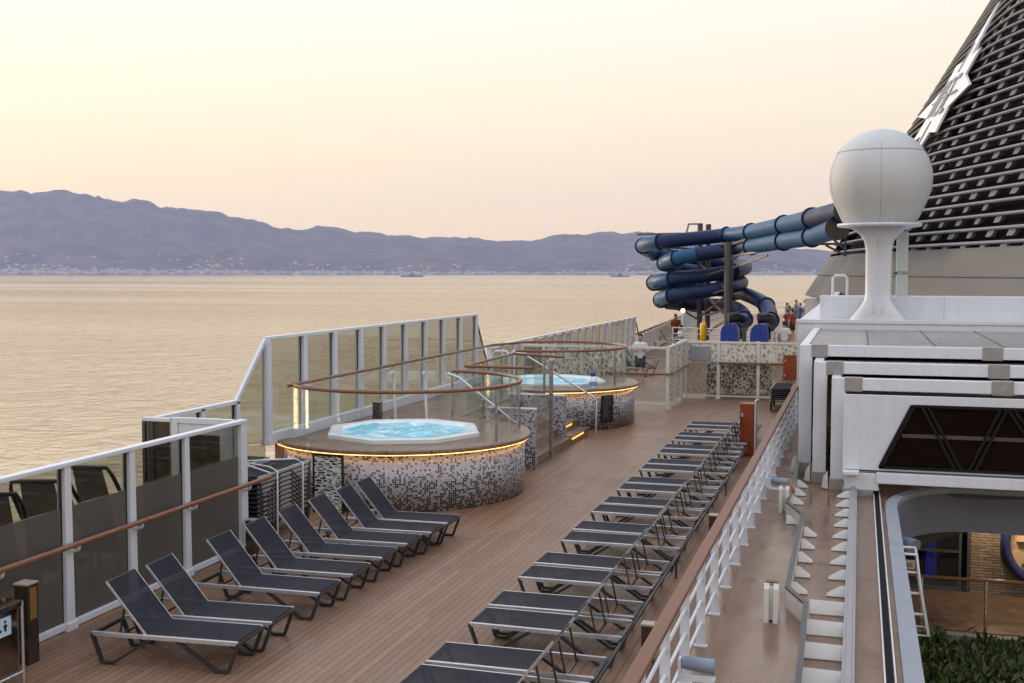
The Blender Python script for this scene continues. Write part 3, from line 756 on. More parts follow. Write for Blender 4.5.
# notice panel and bottle on the far tub
npn = thing('notice_sign', 'black notice panel with small pale print mounted on the far hot tub wall', 'sign', (0, 0, 0))
a = R(-37); npn.location = (C2[0] + 2.46 * math.cos(a), C2[1] + 2.46 * math.sin(a), .2); npn.rotation_euler[2] = a + R(90)
MB().box(-.20, .20, -.02, .02, 0, .72, .008).build('board', 'black', npn)
m = MB()
for k in range(14):
    L = rnd.uniform(.14, .30); m.box(-.16, -.16 + L, -.0235, -.021, .60 - .036 * k, .608 - .036 * k)
m.box(-.12, .12, -.0235, -.021, .655, .675)
m.build('print', pm('print_grey', (.16, .16, .17), .6), npn)
bt = thing('bottle', 'white and blue spray bottle standing on the rim of the far hot tub', 'bottle', (C2[0] + 2.2 * math.cos(R(-44)), C2[1] + 2.2 * math.sin(R(-44)), 1.105))
MB().lathe([(0, 0), (.10, 0), (.105, .03), (.105, .26), (.07, .31), (0, .31)], n=20).build('body', 'tub', bt)
MB().lathe([(.107, .05), (.107, .18)], n=20).build('label_band', pm('label_band_blue', (.15, .35, .6), .5), bt)
MB().lathe([(.05, .31), (.06, .33), (.085, .36), (.085, .44), (0, .44)], n=16).build('cap', 'bluebottle', bt)

# small lattice screen next to the near tub
ls = thing('lattice_screen', 'small dark framed lattice screen between lounger stack and near hot tub', 'screen', (-8.75, 18.05, 0)); w = W(ls)
w.put('frame', MB().box(-9.08, -8.5, 18.03, 18.07, 1.0, 1.03).box(-8.53, -8.5, 18.03, 18.07, 0, 1.0).box(-9.08, -9.05, 18.03, 18.07, 0, 1.0), 'black')
w.put('lattice_sheet', MB().box(-9.05, -8.53, 18.044, 18.056, .02, 1.0), 'lattice_wave')

# bollard lamps
def bollard(label, x, y, z, h, s=.13):
    t = thing('bollard_light', label, 'bollard light', (x, y, z), 0, 'low brown bollard lights')
    MB().box(-s / 2, s / 2, -s / 2, s / 2, 0, h - .02, .006).build('body', 'steel_brown', t)
    MB().box(-s / 2 - .006, s / 2 + .006, -s / 2 - .006, s / 2 + .006, h - .02, h, .003).build('cap', 'pale_cap', t)
    MB().box(s / 2 + .001, s / 2 + .006, -s * .3, s * .3, h * .55, h - .05).build('lens', 'lens', t)
M['steel_brown'] = pm('bronze_metal', (.10, .075, .06), .22, metal=.7, var=.15)
M['pale_cap'] = pm('pale_bronze_cap', (.36, .31, .26), .4)
M['lens'] = pm('amber_lens', (.22, .12, .04), .25)
bollard('bronze bollard light standing behind the mirrored bin', -8.5, 10.12, 0, .88, .17)
bollard('bronze bollard light at the foot of the roped lounger stack', -8.62, 15.1, 0, .52)
bollard('nearest small bollard light between the lounger row and wooden rail', -2.12, 12.1, .0, .42)
bollard('small bollard light by the wooden rail, middle of the lounger row', -2.12, 17.9, .0, .42)
bollard('small dark bollard light on the spa platform behind the near basin', -9.55, 21.95, 1.06, .45, .16)

# mirrored bin at the left edge
bn = thing('waste_bin', 'mirror steel waste bin with pale blue sticker at the left edge', 'waste bin', (-8.35, 9.35, 0)); w = W(bn)
M['mirror'] = pm('mirror_steel', (.30, .27, .25), .08, metal=1., var=.1, scale=3)
w.put('body', MB().box(-8.62, -8.14, 9.05, 9.58, .1, .80, .01), 'mirror')
w.put('lid', MB().box(-8.65, -8.11, 9.02, 9.61, .80, .86, .01), 'mirror')
w.put('base', MB().tube([(-8.12, 9.03, .12), (-8.12, 9.6, .12)], .015, 6).tube([(-8.12, 9.6, 0), (-8.12, 9.6, .85)], .016, 6), 'silver')
st = w.put('sticker', MB().box(-8.139, -8.136, 9.24, 9.46, .55, .74), pm('sticker_blue', (.42, .58, .72), .4))
w.put('pictogram', MB().box(-8.135, -8.133, 9.36, 9.39, .60, .67).box(-8.135, -8.133, 9.345, 9.405, .645, .66).box(-8.135, -8.133, 9.36, 9.39, .685, .71).box(-8.135, -8.133, 9.28, 9.32, .60, .63), 'black', st)

# high-backed sling chairs outboard of the frosted fence
def sling_chair(label, x, y, rz):
    t = thing('sling_chair', label, 'chair', (x, y, 0), rz, 'dark chairs behind the frosted glass')
    b = MB(); q = []
    for i in range(9):
        s = i / 8; q += [(-.05 - .30 * s + .06 * math.sin(s * 3), -.26 + .05 * s, .45 + 1.15 * s), (-.05 - .30 * s + .06 * math.sin(s * 3), .26 - .05 * s, .45 + 1.15 * s)]
    b.add(q, [(2 * i, 2 * i + 2, 2 * i + 3, 2 * i + 1) for i in range(8)], True); b.build('backrest', 'sling', t)
    MB().box(-.05, .55, -.32, .32, .42, .45).build('seat', 'sling', t)
    for s in (-1, 1):
        MB().tube([(.55, s * .34, 0), (.5, s * .34, .7), (.1, s * .34, 1.0), (-.3, s * .34, 1.5), (-.38, s * .3, 1.63), (-.38, 0, 1.63)], .028, 8).build('frame', 'frame', t)
        MB().tube([(-.35, s * .34, 0), (0, s * .34, .45), (.5, s * .34, .44)], .022, 6).build('leg', 'frame', t)
sling_chair('dark high-backed sling chair behind the frosted pane at the left edge', -9.75, 11.15, R(118))
sling_chair('dark high-backed sling chair behind the glass, middle one of three', -9.75, 12.05, R(108))
sling_chair('dark high-backed sling chair behind the glass, closest to the white door', -9.75, 13.1, R(98))

# ------------------------------------------------------------------ wooden deck railing on the right
RX = -1.64
dk = thing('deck_railing', 'long white railing with thick wooden cap rail beside the lounger row', 'railing', (RX, 20, 0)); w = W(dk)
y = 6.52
ry = []
while y < 34: ry.append(y); y += 1.245
for y in ry:
    m = MB(); vs = [(RX + dx, y + dy, z) for z, a in ((0, .055), (1.0, .042)) for dx, dy in ((-a, -.012), (a, -.012), (a, .012), (-a, .012))]
    m.add(vs, [(0, 1, 2, 3), (7, 6, 5, 4), (0, 4, 5, 1), (1, 5, 6, 2), (2, 6, 7, 3), (3, 7, 4, 0)]).box(RX - .075, RX + .075, y - .04, y + .04, .004, .02)
    w.put('post', m, 'white')
for z in (.27, .52, .77): w.put('rail', MB().tube([(RX, 5.5, z), (RX, 34.2, z)], .019, 8), 'white')
w.put('cap_rail', MB().box(RX - .065, RX + .065, 5.5, 34.2, 1.0, 1.05, .015), 'wood2')

def hose_cab(label, x0, x1, y0, y1, z0, z1, back):
    t = thing('hose_cabinet', label, 'fire hose cabinet', ((x0 + x1) / 2, (y0 + y1) / 2, z0), 0, 'red fire hose cabinets'); w = W(t)
    d = w.put('cabinet_body', MB().box(x0, x1, y0, y1, z0, z1, .008), 'red')
    w.put('door', MB().box(x0 + .02, x1 - .02, y0 - .012, y0 - .001, z0 + .02, z1 - .02, .004), 'red')
    w.put('hinge', MB().box(x0 + .03, x0 + .07, y0 - .022, y0 - .013, z0 + (z1 - z0) * .15, z0 + (z1 - z0) * .22).box(x0 + .03, x0 + .07, y0 - .022, y0 - .013, z0 + (z1 - z0) * .75, z0 + (z1 - z0) * .82), 'silver')
    if back: w.put('backing_board', MB().box(x1 + .002, x1 + .03, y0 + .0, y1 + .15, z0 - .0, z1 + .06, .005), 'white')
hose_cab('red fire hose cabinet with white backing beside the wooden rail', -2.56, -2.24, 26.45, 26.75, .0, 1.2, True)
hose_cab('red fire hose cabinet mounted high near the white deckhouse corner', -2.32, -1.92, 38.0, 38.15, .7, 1.5, False)

def floodlight(label, x, y, z, ring):
    t = thing('floodlight', label, 'floodlight', (x, y, z)); w = W(t)
    w.put('lamp_body', MB().tube([(x - .10, y, z + .16), (x - .08, y, z + .16), (x + .16, y, z + .14), (x + .2, y, z + .14)], .1, 16, rfun=lambda s: .055 + .025 * s), 'lampgrey')
    w.put('bracket', MB().box(x - .12, x + .2, y - .05, y + .05, z, z + .03).box(x - .14, x - .11, y - .04, y + .04, z, z + .2), 'white')
    if ring:
        w.put('cable_coil', MB().tube([(x + .30, y + .07 * math.cos(a), z + .02 + .07 * math.sin(a)) for a in [2 * math.pi * i / 16 for i in range(16)]], .02, 8, closed=True), 'orange')
floodlight('grey floodlight fixed to the nearest part of the white railing', -1.42, 10.55, .4, False)
floodlight('grey floodlight with orange cable coil on the white railing', -1.38, 21.2, .25, True)

# ------------------------------------------------------------------ roof track gear
cm = thing('track_coaming', 'dark edged white track coaming with two steps along the brown walkway', 'track', (-.7, 15, 0)); w = W(cm)
cp = [(-.50, 6), (-.50, 11.2), (-.55, 13.9), (-.80, 14.55), (-.83, 19.1), (-1.12, 20.0), (-1.14, 24.4)]
def wall_path(path, t, z0, z1):
    m = MB()
    for a, b in zip(path, path[1:]):
        d = Vector((b[0] - a[0], b[1] - a[1], 0)).normalized(); n = Vector((-d.y, d.x, 0)) * t / 2
        A, B = Vector((*a, 0)), Vector((*b, 0))
        m.prism([(A + n)[:2], (B + n)[:2], (B - n)[:2], (A - n)[:2]][::-1], z0, z1)
    return m
w.put('coaming_wall', wall_path(cp, .035, 0.004, .25), 'white_warm')
w.put('rubber_edge', wall_path(cp, .06, .25, .275), 'dkgrey')
rl = thing('roof_track', 'grey painted rail of the sliding roof with a row of white gussets', 'track', (-.05, 15, 0)); w = W(rl)
w.put('rail', MB().box(-.11, .02, 5, 23.6, .004, .16, .01), 'grey')
w.put('rail_cap', MB().box(-.075, -.015, 5, 23.6, .16, .185), 'grey_cap')
for i in range(24):
    y = 5.9 + .845 * i
    if y > 23.4: break
    if y < 14.4:
        w.put('gusset', MB().plate([(-.11, y, .01), (-.52, y, .01), (-.52, y + .07, .17), (-.11, y + .07, .16)], .02), 'white_warm')
    else:
        w.put('gusset', MB().plate([(-.11, y, .01), (-.345, y, .01), (-.33, y + .02, .05), (-.17, y + .06, .14), (-.11, y + .06, .14)], .025), 'white_warm')
        xl = -.78 if y < 19.1 else -1.1
        W(cm).put('gusset', MB().plate([(xl, y, .01), (xl + .2, y, .01), (xl + .2, y + .02, .05), (xl + .05, y + .06, .15), (xl, y + .06, .15)], .025), 'white_warm')
sl = thing('cable_slot', 'black slotted cable track with pale edges beside the pool opening', 'track', (.37, 14, 0)); w = W(sl)
w.put('slot', MB().box(.325, .415, 5, 23.0, .004, .02), 'black')
w.put('edge_strip', MB().box(.31, .325, 5, 23.0, .004, .05), 'offwhite'); w.put('edge_strip', MB().box(.415, .43, 5, 23.0, .004, .05), 'offwhite')
m = MB(); y = 5.
while y < 23: m.add([(.335, y, .02), (.405, y, .02), (.405, y + .045, .034), (.335, y + .045, .034), (.405, y + .09, .02), (.335, y + .09, .02)], [(0, 1, 2, 3), (3, 2, 4, 5)]); y += .09
w.put('chain', m, 'rubber')
def roller(label, x, y):
    t = thing('roller_bracket', label, 'roller bracket', (x, y, .004), 0, 'white roller brackets on the walkway')
    for s in (-1, 1):
        MB().plate([(s * .055, -.12, 0), (s * .055, .16, 0), (s * .055, .10, .40), (s * .055, -.02, .46), (s * .055, -.08, .40)], .06).build('cheek_plate', 'white_warm', t)
    MB().box(-.024, .024, -.05, .12, .02, .43).build('slot_plate', 'offwhite', t)
    MB().box(-.075, .075, -.02, .08, .455, .475).build('cap', 'wood2', t)
roller('nearer white roller bracket standing on the brown walkway', -.95, 13.95); roller('farther white roller bracket standing on the brown walkway', -1.2, 20.45)

# pool opening edge: grey coaming with rounded corner
po = [(.56, 4), (.56, 20.9)] + [(.56 + 1.35 * (1 - math.cos(R(a))), 21.2 + 2.15 * math.sin(R(a))) for a in range(0, 91, 10)] + [(9, 23.36)]
oc_ = thing('opening_coaming', 'grey rounded coaming around the opening to the pool below', 'coaming', (.6, 14, 0)); w = W(oc_)
M['coam'] = pm('coaming_grey', (.24, .255, .285), .45, var=.08, scale=2)
w.put('coaming', wall_path([(x + .04, y) for x, y in po], .2, -.03, .06), 'coam')
m = MB(); pts = [(x + .12, y) for x, y in po]
for a, b in zip(pts, pts[1:]):
    m.plate([(a[0], a[1], -.78), (b[0], b[1], -.78), (b[0], b[1], -.035), (a[0], a[1], -.035)], .04)
w.put('inner_skirt', m, 'soffit')

# ------------------------------------------------------------------ pool hall below
sf = MB(); n = 24; vs = []
for i in range(n + 1):
    x = .7 + 6.3 * i / n; zb_ = -1.62 + 1.15 * min(1, max(0, (x - .9) / 2.6)) ** .7 + (x - 3.5) * .08 * (x > 3.5)
    vs += [(x, 23.2 + .25 * (x - .7) * 0, -.02), (x, 24.2, zb_), (x, 24.5, zb_)]
fs = []
for i in range(n): 
    for k in range(2): fs.append((i * 3 + k, i * 3 + k + 1, i * 3 + k + 4, i * 3 + k + 3))
sf.add(vs, fs, True); t = thing('soffit', 'dark grey curved soffit above the pool hall balcony', 'soffit', (3, 23.5, -1)); W(t).put('soffit_shell', sf, 'soffit')
struct('balcony_floor', MB().box(.7, 9, 25.0, 31, -3.45, -3.2), 'wetfloor')
sw = thing('stone_wall', 'stacked stone wall lit warmly at the back of the pool hall balcony', 'wall', (4, 28.2, -3.2)); W(sw).put('stone_face', MB().box(2.55, 9, 28.1, 28.4, -3.2, .2), 'stone')
gl_ = thing('glazed_front', 'dark glazed front glowing blue beside the stone wall', 'window', (1.8, 28.3, -3.2)); w = W(gl_)
w.put('frame', MB().box(2.30, 2.36, 28.1, 28.2, -3.2, -.4).box(2.48, 2.545, 28.1, 28.2, -3.2, -.4).box(.8, 2.30, 28.1, 28.2, -2.3, -2.24).box(.8, 2.3, 28.1, 28.2, -3.2, -3.1), 'dkgrey')
w.put('glass_pane', MB().box(.8, 2.30, 28.14, 28.16, -3.1, -.4), 'g_dark')
w.put('lit_panel', MB().box(1.60, 1.85, 28.6, 28.62, -3.1, -1.2), 'blue_glow')
w.put('back_wall', MB().box(.6, 2.6, 29.2, 29.3, -3.2, .2), 'interior_dark')
for lab, x, z, h in (('pale notice sheet on the dark glazing under the soffit', 1.2, -2.15, .4), ('small white notice on the dark glazing by the blue glow', 1.25, -2.75, .22)):
    t = thing('notice', lab, 'notice', (x, 28.08, z)); W(t).put('sheet', MB().box(x - .14, x + .1, 28.075, 28.09, z, z + h), 'offwhite')
    W(t).put('print', MB().box(x - .09, x + .05, 28.07, 28.074, z + h * .25, z + h * .7), 'grey')
ds = thing('round_sign', 'large round pale disc with purple rim on the stone wall', 'wall sign', (4.25, 28.05, -2.0)); w = W(ds)
w.put('disc', MB().tube([(4.25, 28.09, -1.95), (4.25, 28.04, -1.95)], .95, 40), pm('disc_face', (.5, .36, .22), .5))
w.put('rim', MB().tube([(4.25 + .97 * math.cos(2 * math.pi * i / 48), 28.02, -1.95 + .97 * math.sin(2 * math.pi * i / 48)) for i in range(48)], .11, 8, closed=True), pm('disc_rim', (.05, .012, .10), .4, var=.6, scale=3, c2=(.015, .04, .14)))
m = MB()
for a in (20, 75, 130, 170, 215, 250, 300, 345):
    m.bar((4.25 + .15 * math.cos(R(a)), 28.025, -1.95 + .15 * math.sin(R(a))), (4.25 + .75 * math.cos(R(a)), 28.025, -1.95 + .75 * math.sin(R(a + 9))), .02, .12, (0, 1, 0))
w.put('rays', m, 'black')
br = thing('balcony_railing', 'brown handrail on thin posts along the pool hall balcony', 'railing', (4, 25.15, -3.2)); w = W(br)
w.put('handrail', MB().tube([(.9, 25.15, -2.15), (8.5, 25.15, -2.15)], .035, 8), 'wood')
for x in (1.35, 2.6, 3.9, 5.2): w.put('post', MB().tube([(x, 25.15, -3.2), (x, 25.15, -2.15)], .03, 8), 'steel')
w.put('glass_pane', MB().box(1.0, 8.4, 25.144, 25.156, -3.1, -2.2), 'g_clear')
pl = thing('planter', 'long planter with dense hanging ferns below the balcony edge', 'planter', (4, 24.8, -3.6)); w = W(pl)
w.put('trough', MB().box(.75, 8.6, 24.72, 25.0, -3.5, -3.22), 'leafstem')
fm = MB()
for i in range(5200):
    x = rnd.uniform(.95, 6.2); d = rnd.random() ** .8
    top = -3.15 + .35 * mnoise.noise(Vector((x * 2.2, 0, 0))) ; z = top - 1.5 * d + rnd.uniform(0, .15)
    y = 24.72 - .35 * math.sin(min(1, d * 1.4) * 2) * rnd.random() - .05
    L = rnd.uniform(.09, .30); a = rnd.uniform(0, 6.28); dirv = Vector((math.cos(a) * .7, -abs(math.sin(a)) * .6, -rnd.uniform(.3, 1.6))).normalized() * L
    sd = dirv.cross(Vector((rnd.uniform(-1, 1), rnd.uniform(-1, 1), .3))).normalized() * L * .2
    p = Vector((x, y, z)); fm.add([p, p + dirv * .5 + sd, p + dirv, p + dirv * .5 - sd], [(0, 1, 2, 3)])
w.put('foliage', fm, 'green_leaf')
ld = thing('wall_ladder', 'white tubular ladder bent outward on the opening side wall', 'ladder', (.8, 20.2, -2)); w = W(ld)
lp = [[(.68, 20.0, -.5), (.98, 20.0, -.5), (1.04, 20.0, -1.0), (1.2, 20.0, -1.85), (.8, 20.0, -1.85)]]
w.put('stile', MB().tube(lp[0], .03, 8), 'white'); w.put('stile', MB().tube([(x - .28 if x < .8 else x, y + .5, z) for x, y, z in lp[0]], .03, 8), 'white')
for z, x in ((-.5, .98), (-.8, 1.02), (-1.15, 1.07), (-1.5, 1.14)): w.put('rung', MB().tube([(.74, 20.0, z), (x, 20.0, z), (x, 20.5, z)], .024, 8), 'white')
t = thing('speaker_horn', 'grey round horn loudspeaker under the coaming corner', 'loudspeaker', (.95, 22.0, -.7)); W(t).put('horn', MB().tube([(.82, 21.6, -.62), (.9, 21.55, -.66), (1.0, 21.45, -.72)], .15, 16, rfun=lambda s: .07 + .10 * s), 'lampgrey')
wl = thing('wall_lamp', 'lit warm downlight above the stone wall', 'lamp', (3.1, 27.7, -.75)); w = W(wl)
w.put('shade', MB().tube([(3.1, 27.75, -.55), (3.1, 27.75, -.75)], .08, 12), 'dkgrey'); w.put('bulb', MB().tube([(3.1, 27.75, -.752), (3.1, 27.75, -.78)], .065, 12), 'spot')
wl2 = thing('wall_lamp', 'lit warm downlight above the round purple sign', 'lamp', (4.3, 27.5, -.5)); w = W(wl2)
w.put('shade', MB().tube([(4.3, 27.55, -.3), (4.3, 27.55, -.5)], .08, 12), 'dkgrey'); w.put('bulb', MB().tube([(4.3, 27.55, -.502), (4.3, 27.55, -.53)], .065, 12), 'spot')

for nm, p, e in (('hall_downlight', (3.1, 27.6, -.95), 95), ('hall_downlight', (4.3, 27.4, -.7), 100)):
    ld_ = bpy.data.lights.new(nm, 'POINT'); ld_.energy = e; ld_.color = (1, .78, .54); ld_.shadow_soft_size = .08
    lo_ = bpy.data.objects.new(nm, ld_); col.objects.link(lo_); lo_.location = p
# ------------------------------------------------------------------ sliding solarium roof
XR = 14.
def roof_frame(label, xl, yf, zt, yb):
    t = thing('roof_frame', label, 'sliding roof', (xl, yf, .1), 0, 'nested frames of the sliding roof'); w = W(t)
    w.put('leg', MB().box(xl, xl + .26, yf, yf + .25, .22, zt - .0, .012), 'white')
    w.put('foot', MB().box(xl - .02, xl + .29, yf - .02, yf + .3, .0, .22, .01), 'grey_cap')
    w.put('wheel_guard', MB().plate([(xl - .04, yf + .05, .02), (xl - .16, yf + .05, .05), (xl - .13, yf + .05, .24), (xl - .05, yf + .05, .36)], .1), 'white_warm')
    w.put('beam', MB().box(xl + .4, XR, yf, yf + .2, zt - .23, zt, .012), 'white')
    for x in (xl + .26, 2.38, 6.0): w.put('joint_plate', MB().box(x - .02, x + .30 if x < 1 else x + .36, yf - .02, yf + .22, zt - .25, zt + .012, .008), 'grey_cap')
    w.put('side_trim', MB().box(xl, xl + .17, yf + .2, yb, zt - .14, zt + .0, .01), 'white')
    w.put('side_wall', MB().box(xl + .05, xl + .09, yf + .25, yb, .22, zt - .15), 'dkgrey')
    rf = w.put('roof_panel', MB().box(xl + .17, XR, yf + .2, yb, zt - .12, zt - .05), 'roofpanel')
    m = MB()
    for k in range(1, 8): m.box(xl + 1.35 * k, xl + 1.35 * k + .03, yf + .22, yb, zt - .052, zt - .04)
    w.put('panel_seam', m, 'dkgrey', rf)
roof_frame('outermost and highest white frame of the sliding roof with grey roof panels', -1.17, 24.54, 2.68, 32.3)
roof_frame('middle white frame of the three nested sliding roof frames', -.84, 23.43, 2.42, 31)
roof_frame('innermost white frame of the sliding roof just behind the window panel', -.48, 22.75, 2.17, 30)
rpn = thing('roof_end_panel', 'big white end panel of the sliding roof with dark triangular truss windows', 'roof panel', (2, 22.32, .1)); w = W(rpn)
yF = 22.32
# panel with window opening
def quad_with_hole():
    m = MB(); W0, W1, Wb0, Wb1 = 1.0, XR - 1, .46, XR - .5
    for ya, fl in ((yF, 0), (yF + .12, 1)):
        o = [(-.25, ya, .50), (XR, ya, .50), (XR, ya, 1.9), (-.25, ya, 1.9)]; h = [(Wb0, ya, .56), (Wb1, ya, .56), (W1, ya, 1.73), (W0, ya, 1.73)]
        m.add(o + h, [(0, 1, 5, 4), (1, 2, 6, 5), (2, 3, 7, 6), (3, 0, 4, 7)])
    m.add([(-.25, yF, .5), (-.25, yF + .12, .5), (-.25, yF + .12, 1.9), (-.25, yF, 1.9)], [(0, 1, 2, 3)])
    m.add([(-.25, yF, 1.9), (XR, yF, 1.9), (XR, yF + .12, 1.9), (-.25, yF + .12, 1.9)], [(0, 1, 2, 3)])
    return m
w.put('panel', quad_with_hole(), 'white')
w.put('sill', MB().box(.36, XR, yF - .12, yF + .12, .27, .47, .012), 'white')
w.put('painted_shadow_gap', MB().box(.0, XR, yF + .02, yF + .1, .47, .50), 'dkgrey')  # dark strip stands in for the shade between sill and panel
w.put('foot', MB().box(-.22, .40, yF - .04, yF + .3, .12, .44, .01).box(-.24, .05, yF - .3, yF, .44, .49), 'white')
w.put('foot_block', MB().box(-.25, .3, yF - .05, yF + .28, .0, .13, .01), 'grey_cap')
fr = MB(); yy = yF - .02
def trap(p0, p1, wd): fr.bar((p0[0], yy, p0[1]), (p1[0], yy, p1[1]), .05, wd, (0, 1, 0).__class__((0, 1, 0)))
fr.bar((.43, yy, .56), (.98, yy, 1.73), .09, .06, (0, 1, 0)); fr.bar((.4, yy, .565), (XR - 1, yy, .565), .06, .05); fr.bar((.97, yy, 1.725), (XR - 1.3, yy, 1.725), .05, .05)
wf = w.put('window_frame', fr, 'rubber')
mu = MB(); x = 1.22; up_ = True
k = 0
xs = [(1.20, 1.78), (2.52, 2.02), (2.66, 3.42), (4.05, 3.52), (4.2, 4.95), (5.6, 5.05)]
for xt, xb in xs:
    for off in (-.055, .055): mu.bar((xt + off, yy + .0, 1.70), (xb + off, yy, .58), .05, .03, (0, 1, 0))
    
w.put('mullion', mu, 'rubber')
w.put('window_pane', MB().plate([(.48, yF + .06, .56), (XR - 1, yF + .06, .56), (XR - 1.4, yF + .06, 1.73), (1.0, yF + .06, 1.73)], .02), 'darkpane')  if 'darkpane' in M else None
M['darkpane'] = pm('dark_window', (.010, .005, .004), .14, var=.3, scale=1.2, spec=.03)
w.put('window_pane', MB().plate([(.48, yF + .06, .56), (XR - 1, yF + .06, .56), (XR - 1.4, yF + .06, 1.73), (1.0, yF + .06, 1.73)], .02), 'darkpane')
w.put('beam_reflection', MB().box(.8, XR - 1.2, yF + .02, yF + .045, 1.13, 1.20), pm('reflected_beam_brown', (.06, .04, .035), .4))  # brown strip imitating a beam mirrored in the dark pane

# ------------------------------------------------------------------ deckhouse and radome
dh = thing('deckhouse', 'white flat topped deckhouse carrying the satellite dome', 'deckhouse', (4, 36, 0)); w = W(dh)
w.put('lower_block', MB().box(-1.6, 16, 32.32, 60, .0, 2.86, .02), 'white')
w.put('coping', MB().box(-1.64, 16, 32.28, 32.5, 2.80, 2.90, .01), 'white')
w.put('upper_block', MB().box(-1.06, 16, 33.3, 34.3, 2.86, 3.52, .02), 'white')
w.put('side_coaming', MB().box(-1.06, -.8, 34.3, 58, 2.86, 3.3, .02), 'white')
w.put('vertical_seam', MB().box(-1.604, -1.60, 34, 34.02, 0, 2.8).box(2.2, 2.21, 33.296, 33.3, 2.9, 3.5).box(5.2, 5.21, 33.296, 33.3, 2.9, 3.5), 'grey')
w.put('roof_handle', MB().tube([(-.75, 35, 3.5), (-.75, 35, 4.0), (-.68, 35, 4.08), (-.42, 35, 4.08), (-.35, 35, 4.0), (-.35, 35, 3.5)], .04, 8), 'white')
rd = thing('radome', 'big white satellite dome on a flared white pedestal', 'radome', (.48, 32.75, 2.9)); w = W(rd)
cx, cyy = .48, 32.75
prof_ = []
for i in range(15):
    a = R(90 - i * 6.9); prof_.append((1.34 * math.cos(a), 6.68 + 1.34 * math.sin(a)))
prof_ += [(1.30, 6.35), (1.22, 6.10), (1.12, 5.88), (1.02, 5.66), (.94, 5.50), (0, 5.50)]
w.put('dome_shell', MB().lathe(prof_, (cx, cyy, 0), 64), 'radome')
M['seam'] = pm('dome_seam_grey', (.33, .34, .34), .6)
sm = MB()
sm.tube([(cx + 1.135 * math.cos(2 * math.pi * i / 64), cyy + 1.135 * math.sin(2 * math.pi * i / 64), 7.40) for i in range(64)], .008, 4, closed=True)
for ang in (-90, -18, 54, 126, 198):
    sm.tube([(cx + r * math.cos(R(ang)), cyy + r * math.sin(R(ang)), z) for r, z in [(1.135, 7.4)] + prof_[7:-1]], .007, 4)
w.put('dome_seam', sm, 'seam')
w.put('plate', MB().lathe([(0, 5.40), (1.06, 5.40), (1.10, 5.42), (1.10, 5.49), (0, 5.49)], (cx, cyy, 0), 48), 'white')
pf = [(.95, 5.40), (.78, 5.33), (.58, 5.2), (.45, 5.02), (.40, 4.8), (.39, 3.62), (.42, 3.42), (.55, 3.22), (.74, 3.02), (.84, 2.9)]
m = MB(); vs = []; fs = []; NS = 40
def sq(a):   # rounded square section
    c_, s_ = abs(math.cos(a)), abs(math.sin(a)); return 1 / (c_ ** 5 + s_ ** 5) ** .2
for r, z in pf:
    for i in range(NS):
        a = 2 * math.pi * i / NS; k_ = r * (.86 * sq(a)); vs.append((cx + k_ * math.cos(a), cyy + min(.5, r) / r * k_ * math.sin(a), z))
for k in range(len(pf) - 1):
    for i in range(NS): fs.append((k * NS + i, k * NS + (i + 1) % NS, (k + 1) * NS + (i + 1) % NS, (k + 1) * NS + i))
m.add(vs, fs, True); w.put('pedestal', m, 'white')
w.put('pedestal_rib', MB().box(cx - .12, cx - .09, cyy - .48, cyy - .44, 3.1, 5.1).box(cx + .1, cx + .12, cyy - .48, cyy - .44, 3.1, 5.1), 'white')
ep = thing('equipment_post', 'pale green box post standing behind the satellite dome pedestal', 'post', (1.0, 33.2, 2.9)); w = W(ep)
w.put('post_body', MB().box(.96, 1.26, 33.4, 33.7, 3.5, 4.10, .01).box(.96, 1.26, 33.4, 33.7, 4.2, 5.3, .01).box(.98, 1.1, 33.45, 33.6, 4.08, 4.22), 'pale_post')
w.put('handle', MB().box(.9, .98, 33.36, 33.42, 4.12, 4.18), 'black')

# ------------------------------------------------------------------ funnel
fn = thing('funnel', 'huge dark raked funnel clad in grey horizontal slats', 'funnel', (6, 50, 3.5)); w = W(fn)
base = [(-1.9, 66), (-1.3, 60), (-.45, 54), (.15, 51.2), (.75, 49.2), (1.5, 47.3), (3.0, 43.1), (5.3, 36.9), (6.9, 32.6), (9, 32.4), (16, 32.4)]
def lerp(a, b, t): return a + (b - a) * t
def catmull(P, n):
    out = []
    for i in range(len(P) - 1):
        p0 = P[max(0, i - 1)]; p1 = P[i]; p2 = P[i + 1]; p3 = P[min(len(P) - 1, i + 2)]
        for k in range(n):
            t = k / n
            out.append(tuple(.5 * (2 * p1[j] + (p2[j] - p0[j]) * t + (2 * p0[j] - 5 * p1[j] + 4 * p2[j] - p3[j]) * t * t + (3 * p1[j] - p0[j] - 3 * p2[j] + p3[j]) * t ** 3) for j in (0, 1)))
    return out + [P[-1]]
curve = catmull(base, 7)
def fpt(i, z, off=0.):
    """point on the funnel skin: curve index i, height z, offset outward"""
    x, y = curve[i]; a = curve[max(0, i - 1)]; b = curve[min(len(curve) - 1, i + 1)]
    d = Vector((b[0] - a[0], b[1] - a[1], 0)).normalized(); n = Vector((d.y, -d.x, 0))   # outward = away from funnel axis (to port / aft)
    n = -n if n.x > 0.2 else n
    s = i / (len(curve) - 1)
    lean = lerp(.60, .47, min(1, s * 2.2)) - .10 * max(0, s - .45)
    return Vector((x + (z - 4.5) * lean + n.x * off, y + (z - 4.5) * .10 * (1 - s) + n.y * off, z))
NC = len(curve)
def skin(z0, z1, off, nz=6, i0=0, i1=None):
    i1 = NC - 1 if i1 is None else i1; m = MB(); vs = []; fs = []
    for k in range(nz + 1):
        for i in range(i0, i1 + 1): vs.append(fpt(i, lerp(z0, z1, k / nz), off))
    L = i1 - i0 + 1
    for k in range(nz):
        for i in range(L - 1): fs.append((k * L + i, k * L + i + 1, (k + 1) * L + i + 1, (k + 1) * L + i))
    return m.add(vs, fs, True)
w.put('casing', skin(2.9, 5.0, 0.02), 'casing')
